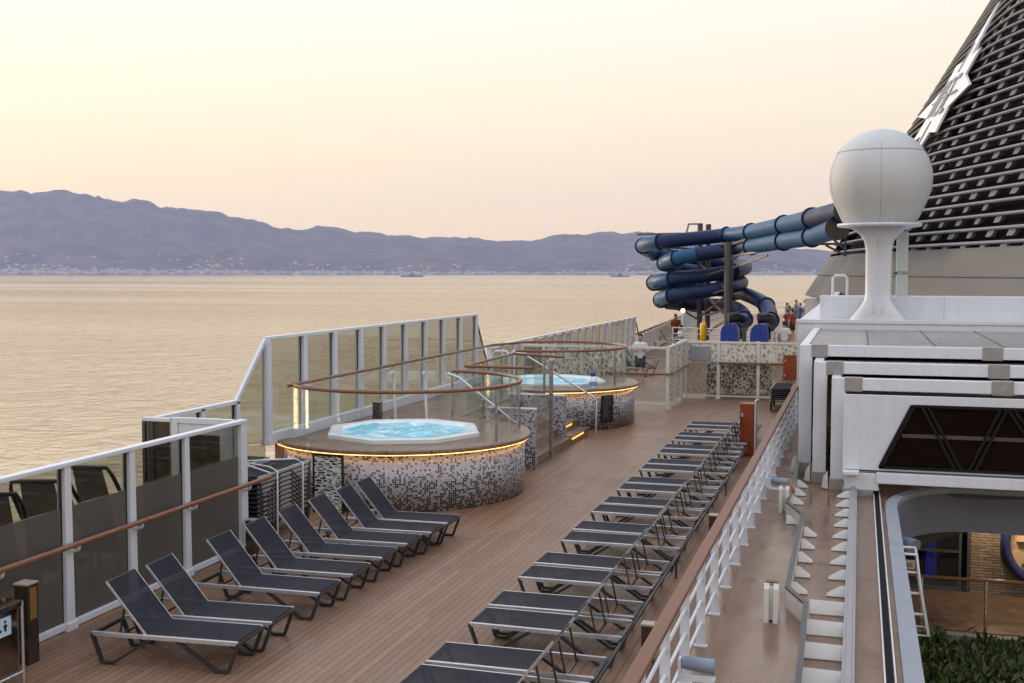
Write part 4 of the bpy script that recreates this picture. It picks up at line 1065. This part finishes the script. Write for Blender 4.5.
w.put('casing_seam', MB().tube([fpt(i, 4.02, .06) for i in range(NC)], .02, 5), 'dkgrey')
sk = skin(2.9, 3.98, .05, 2); w.put('casing_plate', sk, 'casing')
M['fdark'] = pm('funnel_backing', (.006, .005, .007), .8, spec=.05)
w.put('backing', skin(4.9, 24, -.7), 'fdark')
w.put('base_block', MB().box(-2.55, 3, 58, 72, 0, 2.9, .02), 'white_warm')
# close the far end so the funnel is solid behind the slats
m = MB(); zz = [3, 24]
m.add([fpt(0, 3), fpt(0, 24), Vector((16 + 12, 66, 24)), Vector((16, 66, 3))], [(0, 1, 2, 3)]); w.put('far_wall', m, 'fdark')
sl_ = MB(); z = 5.15
while z < 24: 
    P = [fpt(i, z, 0) for i in range(NC)]
    # slat as flat blade: top and bottom loops
    for dz, o1, o2 in ((0, .10, -.18),):
        vs = []
        for i in range(NC):
            for oo, d2 in ((.12, -.045), (.16, .0), (.12, .06), (-.10, .07), (-.10, -.04)):
                vs.append(fpt(i, z, oo) + Vector((0, 0, d2)))
        fs = []
        for i in range(NC - 1):
            for k in range(5): fs.append((i * 5 + k, i * 5 + (k + 1) % 5, (i + 1) * 5 + (k + 1) % 5, (i + 1) * 5 + k))
        sl_.add(vs, fs)
    z += .47
M['slat'] = pm('slat_grey', (.17, .158, .172), .4, var=.08, scale=1)
w.put('slats', sl_, 'slat')
# ribs behind the slats, leaning columns
def surf(u, z, off):
    u = max(0, min(NC - 1.001, u)); i = int(u); return fpt(i, z, off).lerp(fpt(i + 1, z, off), u - i)
rb = MB(); M['rib'] = pm('rib_grey', (.115, .11, .125), .5)
us = []; acc = 0.; nxt = 0.
for i in range(22, NC - 8):
    L = (fpt(i + 1, 6) - fpt(i, 6)).length
    while nxt < acc + L: us.append(i + (nxt - acc) / L); nxt += 1.45
    acc += L
zz = 5.15
while zz < 20:
    for u0 in us:
        if rnd.random() < .04: continue
        g0, g1 = .19 + rnd.uniform(-.04, .05), zz - .06
        u = u0 + .15 * (zz - 5)
        if u > NC - 6: continue
        L = (surf(u + .2, zz, 0) - surf(u - .2, zz, 0)).length / .4
        du = g0 / L
        q = [surf(u - du, zz - .27, .02), surf(u + du * .7, zz - .27, .02), surf(u + du, zz - .19, .02), surf(u + du, zz - .02, .02), surf(u - du, zz - .02, .02)]
        b = [surf(u - du, zz - .27, -.12), surf(u + du * .7, zz - .27, -.12), surf(u + du, zz - .19, -.12), surf(u + du, zz - .02, -.12), surf(u - du, zz - .02, -.12)]
        rb.add(q + b, [(0, 1, 2, 3, 4), (0, 5, 6, 1), (1, 6, 7, 2), (2, 7, 8, 3), (4, 9, 5, 0)])
    zz += .47
w.put('slat_bracket', rb, 'rib')
# emblem: tall compass star standing off the slats
em = thing('funnel_emblem', 'white compass star emblem with letters on the dark funnel slats', 'emblem', fpt(20, 9.0, .5))
UC, ZC = 20.3, 11.5
def ept(a, b, off): # a along the curve in units (m approx), b vertical
    return surf(UC + a * 3.1, ZC + b, off)
pts = []; S = [(0, 1.0), (1, .0)]
star = []
NP = 8
for k in range(16):
    ang = math.pi / 2 + k * math.pi / 8
    if k % 2 == 0:
        r = 1.0 if (k // 2) % 2 == 0 else .74
    else: r = .52
    star.append((3.5 * r * math.cos(ang), 3.2 * r * math.sin(ang) * (1.2 if k == 0 else 1)))
mm = MB(); front = [ept(a, b, .42) for a, b in star]; back = [ept(a, b, .32) for a, b in star]; cF, cB = ept(0, 0, .46), ept(0, 0, .32)
vs = front + back + [cF, cB]; fs = []
for k in range(16):
    j = (k + 1) % 16; fs += [(k, j, 32), (16 + j, 16 + k, 33), (k, 16 + k, 16 + j, j)]
mm.add(vs, fs)
M['emb'] = pm('emblem_white', (.78, .78, .80), .4, var=.05)
We = W(em); We.put('star_plate', mm, 'emb')
# raised letters m s c stacked from simple strokes
let = MB()
def stroke(p, q, wd=.16):
    P, Q = Vector((p[0], p[1], 0)), Vector((q[0], q[1], 0)); d = (Q - P).normalized(); n = Vector((-d.y, d.x, 0)) * wd / 2
    c4 = [P + n, Q + n, Q - n, P - n]
    let.add([ept(c.x, c.y, .50) for c in c4] + [ept(c.x, c.y, .44) for c in c4], [(0, 1, 2, 3), (7, 6, 5, 4), (0, 4, 5, 1), (1, 5, 6, 2), (2, 6, 7, 3), (3, 7, 4, 0)])
for p, q in [((-1.3, -.7), (-1.3, .7)), ((-1.3, .7), (-.55, .7)), ((-.92, .7), (-.92, -.7)), ((-.55, .7), (-.55, -.7)),
             ((.28, .7), (-.25, .7)), ((-.25, .7), (-.25, .05)), ((-.25, .05), (.28, .05)), ((.28, .05), (.28, -.7)), ((.28, -.7), (-.25, -.7)),
             ((1.2, .7), (.6, .7)), ((.6, .7), (.6, -.7)), ((.6, -.7), (1.2, -.7))]: stroke(p, q)
for k in range(4):
    a = math.pi / 2 * k; stroke((.5 * math.cos(a), 1.0 * math.sin(a)), (1.9 * math.cos(a), 2.2 * math.sin(a)), .07)
We.put('letters', let, 'grey')
# bracing that carries the slide end
bc = thing('slide_bracket', 'dark steel bracket joining the slide end to the funnel', 'bracket', (-1.3, 52, 4.5)); w = W(bc)
P0 = [(-2.6, 50, 5.35), (-.6, 50, 5.5), (.3, 50, 6.4)]
for q in (((-1.9, 50, 5.35), (-.3, 50, 5.35)), ((-1.5, 50, 5.9), (-.6, 50, 5.1)), ((-.6, 50, 6.4), (-.6, 50, 4.9)), ((-1.4, 50, 5.3), (-.55, 50, 4.85)), ((-.6, 50, 6.1), (.9, 50, 6.1))): w.put('brace', MB().tube(q, .055, 6), 'slide_steel')

# ------------------------------------------------------------------ water slides
def smooth(P, n=8):
    P = [Vector(p) for p in P]; out = []
    for i in range(len(P) - 1):
        p0 = P[max(0, i - 1)]; p1 = P[i]; p2 = P[i + 1]; p3 = P[min(len(P) - 1, i + 2)]
        for k in range(n):
            t = k / n; out.append(.5 * (2 * p1 + (p2 - p0) * t + (2 * p0 - 5 * p1 + 4 * p2 - p3) * t * t + (3 * p1 - p0 - 3 * p2 + p3) * t ** 3))
    return out + [P[-1]]
SA = [(-.55, 45.2, 6.5), (-1.96, 50, 6.42), (-3.42, 55, 6.36), (-5.45, 61, 6.25), (-6.98, 63.5, 6.18), (-8.77, 64, 6.02), (-10.72, 64, 5.84), (-12.0, 65.8, 5.66), (-11.83, 68.6, 5.30), (-9.9, 69, 4.95), (-7.4, 68.8, 4.70), (-6.25, 66.6, 4.45), (-6.7, 64.3, 4.22), (-8.1, 64, 3.98), (-10.05, 64, 3.78), (-11.37, 66, 3.54), (-10.69, 68.6, 3.3), (-8.31, 69, 3.13), (-6.84, 68, 3.0), (-5.63, 65, 2.75), (-4.7, 62, 2.39), (-4.28, 59, 1.75), (-4.5, 57.2, 1.2)]
SB = [(-.85, 45.6, 5.85), (-1.97, 50.5, 5.68), (-3.41, 55, 5.62), (-5.44, 61, 5.5), (-6.86, 63, 5.36), (-8.49, 63, 5.12), (-9.64, 63.2, 4.92), (-10.6, 65, 4.66), (-10.2, 67.6, 4.38), (-8.26, 68.2, 4.03), (-7.0, 67.8, 3.76), (-6.4, 66, 3.55), (-6.95, 63.8, 3.33), (-8.54, 63.5, 3.08), (-9.96, 63.5, 2.85), (-10.88, 65.5, 2.57), (-10.11, 67.8, 2.33), (-8.45, 68, 2.25), (-7.07, 66.5, 2.2), (-6.24, 64, 2.0), (-5.75, 61, 1.7), (-5.9, 58, 1.2)]
def slide(label, P, marks, lights):
    t = thing('water_slide', label, 'water slide', (P[-1][0], P[-1][1], 0), 0, 'blue tube slides'); w = W(t)
    pts = smooth(P, 6); n = len(pts); r = .39
    cut = [c * 6 for c in marks]; segs = len(marks) - 1
    for i in range(segs):
        q = pts[cut[i]:cut[i + 1] + 1]
        w.put('tube_section', MB().tube(q, r, 20, cap=False), 'sky_tube' if i in lights else 'navy')
    for i in range(segs + 1):
        c = pts[cut[i]]; d = (pts[min(n - 1, cut[i] + 1)] - pts[max(0, cut[i] - 1)]).normalized() * .03
        w.put('flange', MB().tube([c - d, c + d], r + .085, 20), 'navy' if i else 'black')
    return w
slide('upper of two blue tube slides, the one reaching highest at the funnel', SA, (0, 1, 2, 3, 4, 6, 7, 8, 10, 12, 14, 15, 16, 18, 20, 21, 22), (1, 2, 3, 5, 6, 10))
slide('lower of two blue tube slides, curling just below the other', SB, (0, 1, 2, 3, 5, 6, 7, 8, 10, 12, 14, 15, 16, 18, 20, 21), (0, 1, 2, 4, 5, 6, 10, 11))
tw = thing('slide_tower', 'dark steel columns and braces carrying the blue tube slides', 'steel tower', (-7.5, 65.5, 0)); w = W(tw)
w.put('column', MB().tube([(-6.72, 62.3, 0), (-6.72, 62.3, 5.75)], .24, 14), 'slide_steel')
for x, y in ((-8.75, 66), (-8.35, 66.5)): w.put('column', MB().tube([(x, y, 0), (x, y, 6.9)], .16, 10), 'slide_steel')
brm = MB()
for z, x in ((5.55, -11.8), (4.2, -10.6), (3.1, -11.2), (2.0, -10.7)):
    brm.bar((-8.6, 66, z - .1), (x, 66, z + .1), .1, .12); brm.bar((-8.6, 66, z - .7), (x + 1, 66, z), .08, .1);  brm.bar((-6.72, 62.3, z + .2), (-8, 63.6, z - .2), .08, .1)
w.put('brace', brm, 'slide_steel'); brm = MB(); brm.bar((-12.2, 65, 6.3), (-9.7, 65, 6.35), .1, .09); brm.bar((-8.6, 66, 6.9), (-9.4, 66, 6.9), .08, .08); brm.bar((-9.4, 66, 6.9), (-9.4, 65, 6.3), .08, .08)
w.put('brace', brm, 'slide_steel'); brm = MB(); brm.bar((-6.5, 62.0, 5.0), (-3.9, 58, 5.35), .1, .12); w.put('brace', brm, 'slide_steel'); brm = MB(); brm.bar((-6.5, 62, 4.4), (-4.4, 58.4, 5.0), .09, .1)
w.put('brace', brm, 'slide_steel')
for a_, b_ in (((-8.75, 66, 1.6), (-6.72, 62.4, 3.0)), ((-8.75, 66, 3.2), (-6.72, 62.4, 1.7)), ((-8.75, 66, 4.6), (-6.72, 62.4, 3.1)), ((-8.75, 66, 0.4), (-6.72, 62.4, 1.7)), ((-8.35, 66.5, 5.6), (-6.72, 62.4, 4.6)), ((-8.6, 66, 2.9), (-11.0, 64.6, 2.3)), ((-8.6, 66, 4.0), (-11.2, 64.6, 3.3)), ((-6.72, 62.3, 5.6), (-5.2, 60.4, 6.0)), ((-6.72, 62.3, 4.7), (-5.2, 60.4, 5.6))):
    w.put('brace', MB().bar(a_, b_, .09, .11), 'slide_steel')
for lab, x in (('left blue slide exit hood with sloping white edge', -5.95), ('right blue slide exit hood with sloping white edge', -4.55)):
    t = thing('slide_exit', lab, 'slide exit', (x, 56.2, 0), 0, 'blue slide exit hoods')
    m = MB(); P = [(-.42, 0), (-.42, 1.25), (-.36, 1.5), (-.2, 1.66), (.0, 1.7), (.2, 1.66), (.36, 1.5), (.42, 1.25), (.42, 0)]
    vs = [(a, -.5, b) for a, b in P] + [(a * .9, .9, b) for a, b in P]; n = len(P)
    m.add(vs, [tuple(range(n))] + [(i, i + 1, n + i + 1, n + i) for i in range(n - 1)]); m.build('hood', 'royal', t)
    MB().plate([(-.4, -.52, .1), (.1, -.9, .1), (.1, -.9, .45), (-.1, -.52, .9)], .05).build('spray_guard', 'lampgrey', t)
    MB().tube([(.5, .6, 1.9), (.3, .0, 2.0), (-.1, -.1, 1.95)], .25, 12).build('end_collar', 'black', t)
t = thing('control_post', 'grey control post between the two blue slide exits', 'post', (-5.27, 56, 0)); MB().box(-.1, .1, -.1, .1, 0, 1.35, .01).build('post_body', 'casing', t); MB().box(-.16, .16, -.12, .12, 1.35, 1.5).build('head', 'casing', t)
yb_ = thing('yellow_post', 'yellow painted post at the foot of the slide stairs', 'post', (-7.55, 58.5, 0)); MB().lathe([(0, 0), (.17, 0), (.17, 1.5), (.12, 1.62), (0, 1.62)], n=14).build('post_body', 'yellow', yb_); MB().lathe([(.22, 0), (.22, .06), (0, .06)], n=14).build('base_plate', 'dkgrey', yb_)
lp_ = thing('deck_lamp', 'lit lamp on a thin white pole by the slide', 'lamp', (-9.1, 62, 0)); MB().tube([(0, 0, 0), (0, 0, 2.0)], .06, 8).build('pole', 'white', lp_); MB().lathe([(0, 2.0), (.09, 2.02), (.11, 2.10), (.08, 2.18), (0, 2.2)], n=14).build('bulb', 'lampglow', lp_)
def rail_fence(label, path, h, rows, mat, step):
    t = thing('railing', label, 'railing', (*path[0], 0)); w = W(t)
    for x, y in along(path, step): w.put('post', MB().tube([(x, y, 0), (x, y, h)], .035, 6), mat)
    for k in range(rows): w.put('rail', MB().tube([(x, y, h * (k + 1) / rows) for x, y in path], .03, 6), mat)
rail_fence('silver pipe railing in front of the slide tower', [(-9.4, 60.5), (-6.7, 59.5)], 1.25, 4, 'offwhite', .65)
rail_fence('pipe railing right of the slide exits', [(-4.0, 56), (-3.6, 60), (-4.4, 72)], 1.3, 4, 'offwhite', 1.1)
rail_fence('far end railing behind the crowd', [(-12.3, 110), (-2, 110)], 1.3, 3, 'offwhite', 1.5)

# ------------------------------------------------------------------ cross balustrades
def cross_bal(label, x0, x1, Y, posts, panes, zt, hand=None, bottom=.2, mat='lattice', pz0=.25):
    t = thing('cross_balustrade', label, 'balustrade', ((x0 + x1) / 2, Y, 0)); w = W(t)
    for x in posts: w.put('post', MB().box(x - .05, x + .05, Y - .04, Y + .04, 0, zt + .04, .008), 'white_warm')
    w.put('top_rail', MB().box(x0, x1, Y - .035, Y + .035, zt - .05, zt + .02, .01), 'white_warm')
    for a, b, mt in panes:
        p_ = w.put('patterned_pane', MB().box(a + .06, b - .06, Y - .006, Y + .006, 1.2 if mt == 'lattice_white' else pz0, zt - .06), mt)
        if mt == 'lattice_white': w.put('lower_pane', MB().box(a + .06, b - .06, Y - .006, Y + .006, pz0, 1.18), 'lattice_clear', p_)
    w.put('bottom_rail', MB().box(x0, x1, Y - .02, Y + .02, bottom - .05, bottom), 'offwhite')
    if hand: w.put('handrail', MB().tube([(hand[0], Y - .1, hand[2]), (hand[1], Y - .1, hand[2])], .035, 8), 'wood')
    return w
cross_bal('white balustrade with cell patterned glass directly behind the far hot tub', -10.2, -5.5, 34.6, (-10.1, -9.41, -8.19, -6.87, -5.52), ((-10.1, -9.41, 'g_screen'), (-9.41, -8.19, 'lattice'), (-8.19, -6.87, 'lattice'), (-6.87, -5.52, 'g_clear')), 1.9, (-7.4, -5.45, 1.1))
t = thing('cross_balustrade', 'short white patterned gate panel linking the two cross balustrades', 'balustrade', (-5.5, 36.3, 0)); w = W(t)
for y in (35.8, 37.0, 38.15): w.put('post', MB().box(-5.57, -5.45, y - .06, y + .06, 0, 1.95, .008), 'white_warm')
w.put('patterned_pane', MB().box(-5.515, -5.505, 34.7, 38.1, .2, 1.85), 'lattice_white'); w.put('top_rail', MB().box(-5.55, -5.47, 34.64, 38.16, 1.86, 1.93), 'white_warm')
w.put('handrail', MB().tube([(-5.4, 34.6, 1.1), (-5.4, 38.1, 1.1)], .035, 8), 'wood')
w = cross_bal('white balustrade with fine cell pattern in front of the slide area', -5.6, -1.65, 38.2, (-5.66, -4.42, -3.13, -1.72), ((-5.66, -4.42, 'lattice_white'), (-4.42, -3.13, 'lattice_white'), (-3.13, -1.72, 'lattice_white')), 1.88, (-4.42, -2.3, 1.2), .12, pz0=.14)
w.put('bottom_post_foot', MB().box(-4.5, -4.34, 38.1, 38.3, 0, .06), 'white_warm')
t = thing('notice_board', 'blank grey board fixed on the patterned balustrade', 'sign', (-4.95, 38.1, 1.2)); W(t).put('board', MB().box(-5.35, -4.68, 38.13, 38.15, 1.25, 1.72), pm('board_grey', (.26, .27, .29), .4))
# stacked loungers near the cross balustrade
for k in range(6): place_lounger(-2.2, 36.0, .07 * k, R(90), 0, 'folded dark lounger in the short stack below the white deckhouse corner', 'short stack of folded loungers by the deckhouse', True)
for c_ in range(3):
    nm = ('left', 'middle', 'right')[c_]
    for k in range(11): place_lounger(-4.62 + .70 * c_ + .05, 39.7, .075 * k, R(90), 0, 'folded lounger in the %s column of three stacks behind patterned balustrade' % nm, 'folded lounger stacks behind the balustrade, %s column' % nm, True)
place_lounger(-8.75, 46.0, 0, R(160), 55, 'dark lounger with raised back behind the man in white at the gate', 'loungers beyond the far hot tub')
place_lounger(-9.3, 50.0, 0, R(200), 55, 'dark lounger by the far glass fence, farther of the two beyond the tub', 'loungers beyond the far hot tub')
place_lounger(-9.2, 58.5, .3, R(185), 58, 'dark lounger on the raised deck beside the bulwark near the lamp', 'loungers beside the far bulwark')

# ------------------------------------------------------------------ people
def person(label, loc, rz, shirt, short, pose='stand', scale=1., group=None, hair=True):
    t = thing('person', label, 'person', loc, rz, group); t.scale = (scale,) * 3
    V = []; E_ = []; RR = []
    def j(p, r, parent=None):
        V.append(p); RR.append(r); i = len(V) - 1
        if parent is not None: E_.append((parent, i))
        return i
    if pose == 'sit': hz = .50
    else: hz = .92
    pel = j((0, 0, hz), (.15, .11)); b1 = j((0, .0, hz + .22), (.14, .10), pel); b2 = j((0, .01, hz + .42), (.17, .115), b1); nk = j((0, 0, hz + .56), (.06, .06), b2)
    h0 = j((0, -.02, hz + .66), (.075, .085), nk); h1 = j((0, -.02, hz + .76), (.08, .095), h0); j((0, -.01, hz + .83), (.05, .06), h1); j((0, -.125, hz + .69), (.014, .016), h0)
    for s in (-1, 1):
        j((s * .085, 0, hz + .70), (.014, .022), h0)
        hip = j((s * .10, 0, hz - .05), (.09, .09), pel)
        if pose == 'sit':
            kn = j((s * .12, -.42, hz - .04), (.065, .065), hip); an = j((s * .12, -.46, .09), (.042, .042), kn)
            toe = j((s * .13, -.62, .035), (.04, .03), an)
        else:
            kn = j((s * .11, -.02 + (.05 * s if pose == 'walk' else 0), .5), (.062, .062), hip); an = j((s * .11, .02 + (.1 * s if pose == 'walk' else 0), .09), (.042, .042), kn)
            toe = j((s * .13, -.14 + (.1 * s if pose == 'walk' else 0), .035), (.042, .03), an)
        sh = j((s * .19, .0, hz + .50), (.058, .058), b2); 
        if pose == 'down': el = j((s * .25, .03, hz + .20), (.043, .043), sh); wr = j((s * .25, -.06, hz - .04), (.03, .026), el); hd = j((s * .245, -.08, hz - .12), (.036, .02), wr); dirv = Vector((0, -.2, -1))
        else: el = j((s * .25, .02, hz + .22), (.043, .043), sh); wr = j((s * .15, -.20, hz + .24), (.03, .026), el); hd = j((s * .10, -.26, hz + .26), (.036, .022), wr); dirv = Vector((-s * .5, -.8, .1))
        dirv.normalize(); side = Vector((0, 0, 1)) if abs(dirv.z) < .6 else Vector((0, 1, 0))
        for f_ in range(4):
            o_ = side * (.028 - .019 * f_); L = (.07, .08, .075, .058)[f_]
            a = j(tuple(Vector(V[hd]) + dirv * .035 + o_), (.010, .010), hd); b = j(tuple(Vector(V[a]) + dirv * L * .6), (.009, .009), a); j(tuple(Vector(V[b]) + dirv * L * .45 + Vector((0, 0, -.012))), (.008, .008), b)
        th_ = j(tuple(Vector(V[hd]) + side * .045 - dirv * .02), (.011, .011), hd); j(tuple(Vector(V[th_]) + dirv * .05 + side * .012), (.009, .009), th_)
    me = bpy.data.meshes.new('body'); me.from_pydata(V, E_, []); o = bpy.data.objects.new('body', me); col.objects.link(o)
    md = o.modifiers.new('skin', 'SKIN'); md.use_smooth_shade = True
    sv = me.skin_vertices[0].data
    for i, r in enumerate(RR): sv[i].radius = r
    sv[0].use_root = True
    o.modifiers.new('sub', 'SUBSURF').levels = 1
    dg = bpy.context.evaluated_depsgraph_get(); me2 = bpy.data.meshes.new_from_object(o.evaluated_get(dg)); o.modifiers.clear(); o.data = me2; bpy.data.meshes.remove(me)
    me2.materials.clear(); me2.materials.append(M['skin']); o.parent = t
    for p in me2.polygons: p.use_smooth = True
    def el_lathe(prof, sx, sy, c): # elliptical lathe
        m = MB(); m.lathe(prof, n=20); m.v = [Vector((p.x * sx + c[0], p.y * sy + c[1], p.z)) for p in m.v]; return m
    sm_ = el_lathe([(.06, hz + .59), (.10, hz + .565), (.215, hz + .53), (.235, hz + .45), (.20, hz + .30), (.19, hz + .1), (.205, hz - .06)], 1, .68, (0, 0, 0))
    for s in (-1, 1): sm_.tube([(s * .17, 0, hz + .51), (s * .22, .01, hz + .38), (s * .255, .02, hz + .26)], .075, 10, rfun=lambda q: .085 - .008 * q, cap=False)
    sm_.build('shirt', shirt, t)
    sh_ = MB()
    if pose == 'sit':
        for s in (-1, 1): sh_.tube([(s * .10, .05, hz), (s * .12, -.36, hz - .02)], .11, 10, rfun=lambda q: .12 - .025 * q)
    else:
        for s in (-1, 1): sh_.tube([(s * .09, 0, hz + .03), (s * .11, -.01, .50)], .11, 10, rfun=lambda q: .125 - .02 * q, cap=False)
    sh_.build('shorts', short, t)
    if hair:
        hm_ = MB(); hm_.lathe([(.0, .13), (.05, .122), (.085, .085), (.097, .03), (.094, -.03), (.07, -.075)], n=18)
        hm_.v = [Vector((p.x, p.y * 1.12 + .01 + (.02 if p.z < .05 else 0), p.z + hz + .765 + (.02 if p.y < 0 and p.z < .06 else 0))) for p in hm_.v]; hm_.build('hair', 'hair', t)
    ey = MB()
    for s in (-1, 1): ey.box(s * .034 - .012, s * .034 + .012, -.128, -.108, hz + .725, hz + .735)
    ey.box(-.022, .022, -.122, -.105, hz + .645, hz + .652); ey.build('face_features', 'hair', t)
    return t
def cloth(n, c): return pm(n, c, .85, var=.12, scale=8, bump=.2, bscale=12)
Cw, Cr, Cb, Ck, Cg, Cbl, Cy = cloth('cloth_white', (.68, .68, .70)), cloth('cloth_red', (.24, .05, .025)), cloth('cloth_blue', (.05, .09, .25)), cloth('cloth_black', (.02, .02, .022)), cloth('cloth_grey', (.2, .2, .21)), cloth('cloth_sky', (.1, .25, .6)), cloth('cloth_beige', (.45, .38, .3))
person('man in white shirt and dark shorts standing beyond the far hot tub gate', (-8.1, 44, 0), R(10), Cw, Ck)
person('person in an orange red top standing by the far bulwark railing', (-9.95, 65.0, 0), R(20), Cr, Ck, 'down')
person('person in white shirt seated by the far railing near the lamp', (-9.05, 60.9, 0), R(-70), Cw, Cb, 'sit')
t = thing('stool', 'low dark stool under the person in white by the lamp', 'stool', (-9.05, 60.9, 0)); MB().box(-.2, .2, -.2, .2, .34, .40, .01).build('seat', 'frame', t)
for a, b in ((-1, -1), (1, -1), (1, 1), (-1, 1)): MB().box(a * .17 - .02, a * .17 + .02, b * .17 - .02, b * .17 + .02, 0, .34).build('leg', 'frame', t)
person('person in a loose white top seen from behind beside the deckhouse', (-3.42, 56.5, 0), R(185), Cw, Cy, 'down', 1.02)
cr = [(-6.7, 84, Cr, 'person in red standing right behind the slide tube, taller of two'), (-7.0, 88, Cy, 'person in beige just above the slide tube'), (-5.4, 92, Cg, 'person in grey at the far railing, farthest left of the crowd'), (-4.55, 78, Cr, 'person in dark red in the crowd close to the pipe railing'),
      (-4.75, 84, Cbl, 'person in sky blue in the crowd by the deckhouse'), (-4.2, 76, Ck, 'person in black in the crowd nearest the white top'), (-5.0, 98, Cg, 'person in grey at the back of the crowd'), (-4.3, 90, Cb, 'person in navy at the back of the crowd beside the deckhouse'),
      (-4.0, 74, Cr, 'person in dark red at the front of the crowd'), (-4.4, 81, Cb, 'person in navy in the middle of the crowd'), (-4.6, 104, Cw, 'person in white farthest back in the crowd')]
for x, y, c_, l_ in cr: person(l_, (x, y, 0), rnd.uniform(0, 6.28), c_, rnd.choice((Ck, Cb, Cg)), 'down', rnd.uniform(.95, 1.04), 'crowd on the forward deck')

# ------------------------------------------------------------------ air, sky, light
SUN_AZ = R(-64)      # bearing of the low sun, measured from +Y towards +X
SUN_EL = R(4.5)
HAZE = True
if HAZE:
    k = NT('haze_air'); v = k.n('VolumePrincipled', ins={'Color': (.62, .68, 1.0, 1), 'Density': 1.95e-5, 'Anisotropy': .2}); k.link(v.outputs[0], k.out.inputs[1])
    hz = MB().box(-26000, 16000, -1500, 26000, -47, 1800).build('haze', k.m); tag(hz, 'thin pale haze over the strait', 'haze', kind='stuff')
world = bpy.data.worlds.new('World'); scene.world = world; world.use_nodes = True
nt = world.node_tree; nt.nodes.clear()
class WN(NT):
    def __init__(s, t): s.t = t
k = WN(nt)
out = k.n('OutputWorld'); bg = k.n('Background')
sky = k.n('TexSky', sky_type='NISHITA', sun_disc=False, sun_elevation=SUN_EL, sun_rotation=SUN_AZ % (2 * math.pi), air_density=1.0, dust_density=2.0, ozone_density=1.0, altitude=0)
tc = k.n('TexCoord'); sp = k.n('SeparateXYZ', ins={0: tc.outputs['Generated']})
# pale dusk veil: cream near the sunset side, mauve away from it, blue overhead
dotn = k.n('VectorMath', operation='DOT_PRODUCT', ins={0: tc.outputs['Generated'], 1: (math.sin(SUN_AZ), math.cos(SUN_AZ), 0)})
az = k.n('MapRange', ins={0: dotn.outputs['Value'], 1: .25, 2: 1.0})
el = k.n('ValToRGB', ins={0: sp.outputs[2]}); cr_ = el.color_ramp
def ramp(cr_, stops):
    while len(cr_.elements) > 1: cr_.elements.remove(cr_.elements[-1])
    for i, (p, c) in enumerate(stops):
        e = cr_.elements[0] if i == 0 else cr_.elements.new(p)
        e.position = p; e.color = (*[v / 2. for v in lin(c)], 1)
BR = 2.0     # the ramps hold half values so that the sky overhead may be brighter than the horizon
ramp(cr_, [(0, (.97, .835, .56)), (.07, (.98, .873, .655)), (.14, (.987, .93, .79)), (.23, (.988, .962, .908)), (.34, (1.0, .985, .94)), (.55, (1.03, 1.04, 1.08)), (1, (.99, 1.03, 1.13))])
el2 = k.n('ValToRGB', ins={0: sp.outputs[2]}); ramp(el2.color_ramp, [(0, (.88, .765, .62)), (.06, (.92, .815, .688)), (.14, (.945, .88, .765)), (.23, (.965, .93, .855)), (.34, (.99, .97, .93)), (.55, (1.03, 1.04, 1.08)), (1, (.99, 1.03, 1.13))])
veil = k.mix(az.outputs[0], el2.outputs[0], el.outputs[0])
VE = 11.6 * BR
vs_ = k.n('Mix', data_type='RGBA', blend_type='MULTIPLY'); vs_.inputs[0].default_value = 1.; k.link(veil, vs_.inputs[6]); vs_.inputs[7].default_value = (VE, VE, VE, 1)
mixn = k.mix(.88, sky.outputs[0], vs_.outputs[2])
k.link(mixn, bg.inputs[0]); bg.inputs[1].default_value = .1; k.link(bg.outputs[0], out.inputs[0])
sd = bpy.data.lights.new('sun', 'SUN'); sd.energy = 2.0; sd.angle = R(14); sd.color = (1, .80, .58)
so = bpy.data.objects.new('sun', sd); col.objects.link(so)
dv = Vector((math.sin(SUN_AZ) * math.cos(SUN_EL + R(4)), math.cos(SUN_AZ) * math.cos(SUN_EL + R(4)), math.sin(SUN_EL + R(4))))
so.rotation_euler = dv.to_track_quat('Z', 'Y').to_euler()

vw = scene.view_settings; vw.view_transform = 'Standard'; vw.look = 'None'; vw.exposure = .19; vw.gamma = 1; vw.use_curve_mapping = False
cy = scene.cycles; cy.use_denoising = True
try: cy.denoiser = 'OPENIMAGEDENOISE'
except Exception: pass
cy.max_bounces = 10; cy.transparent_max_bounces = 24; cy.volume_bounces = 1; cy.glossy_bounces = 4; cy.diffuse_bounces = 3; cy.caustics_reflective = False; cy.caustics_refractive = False
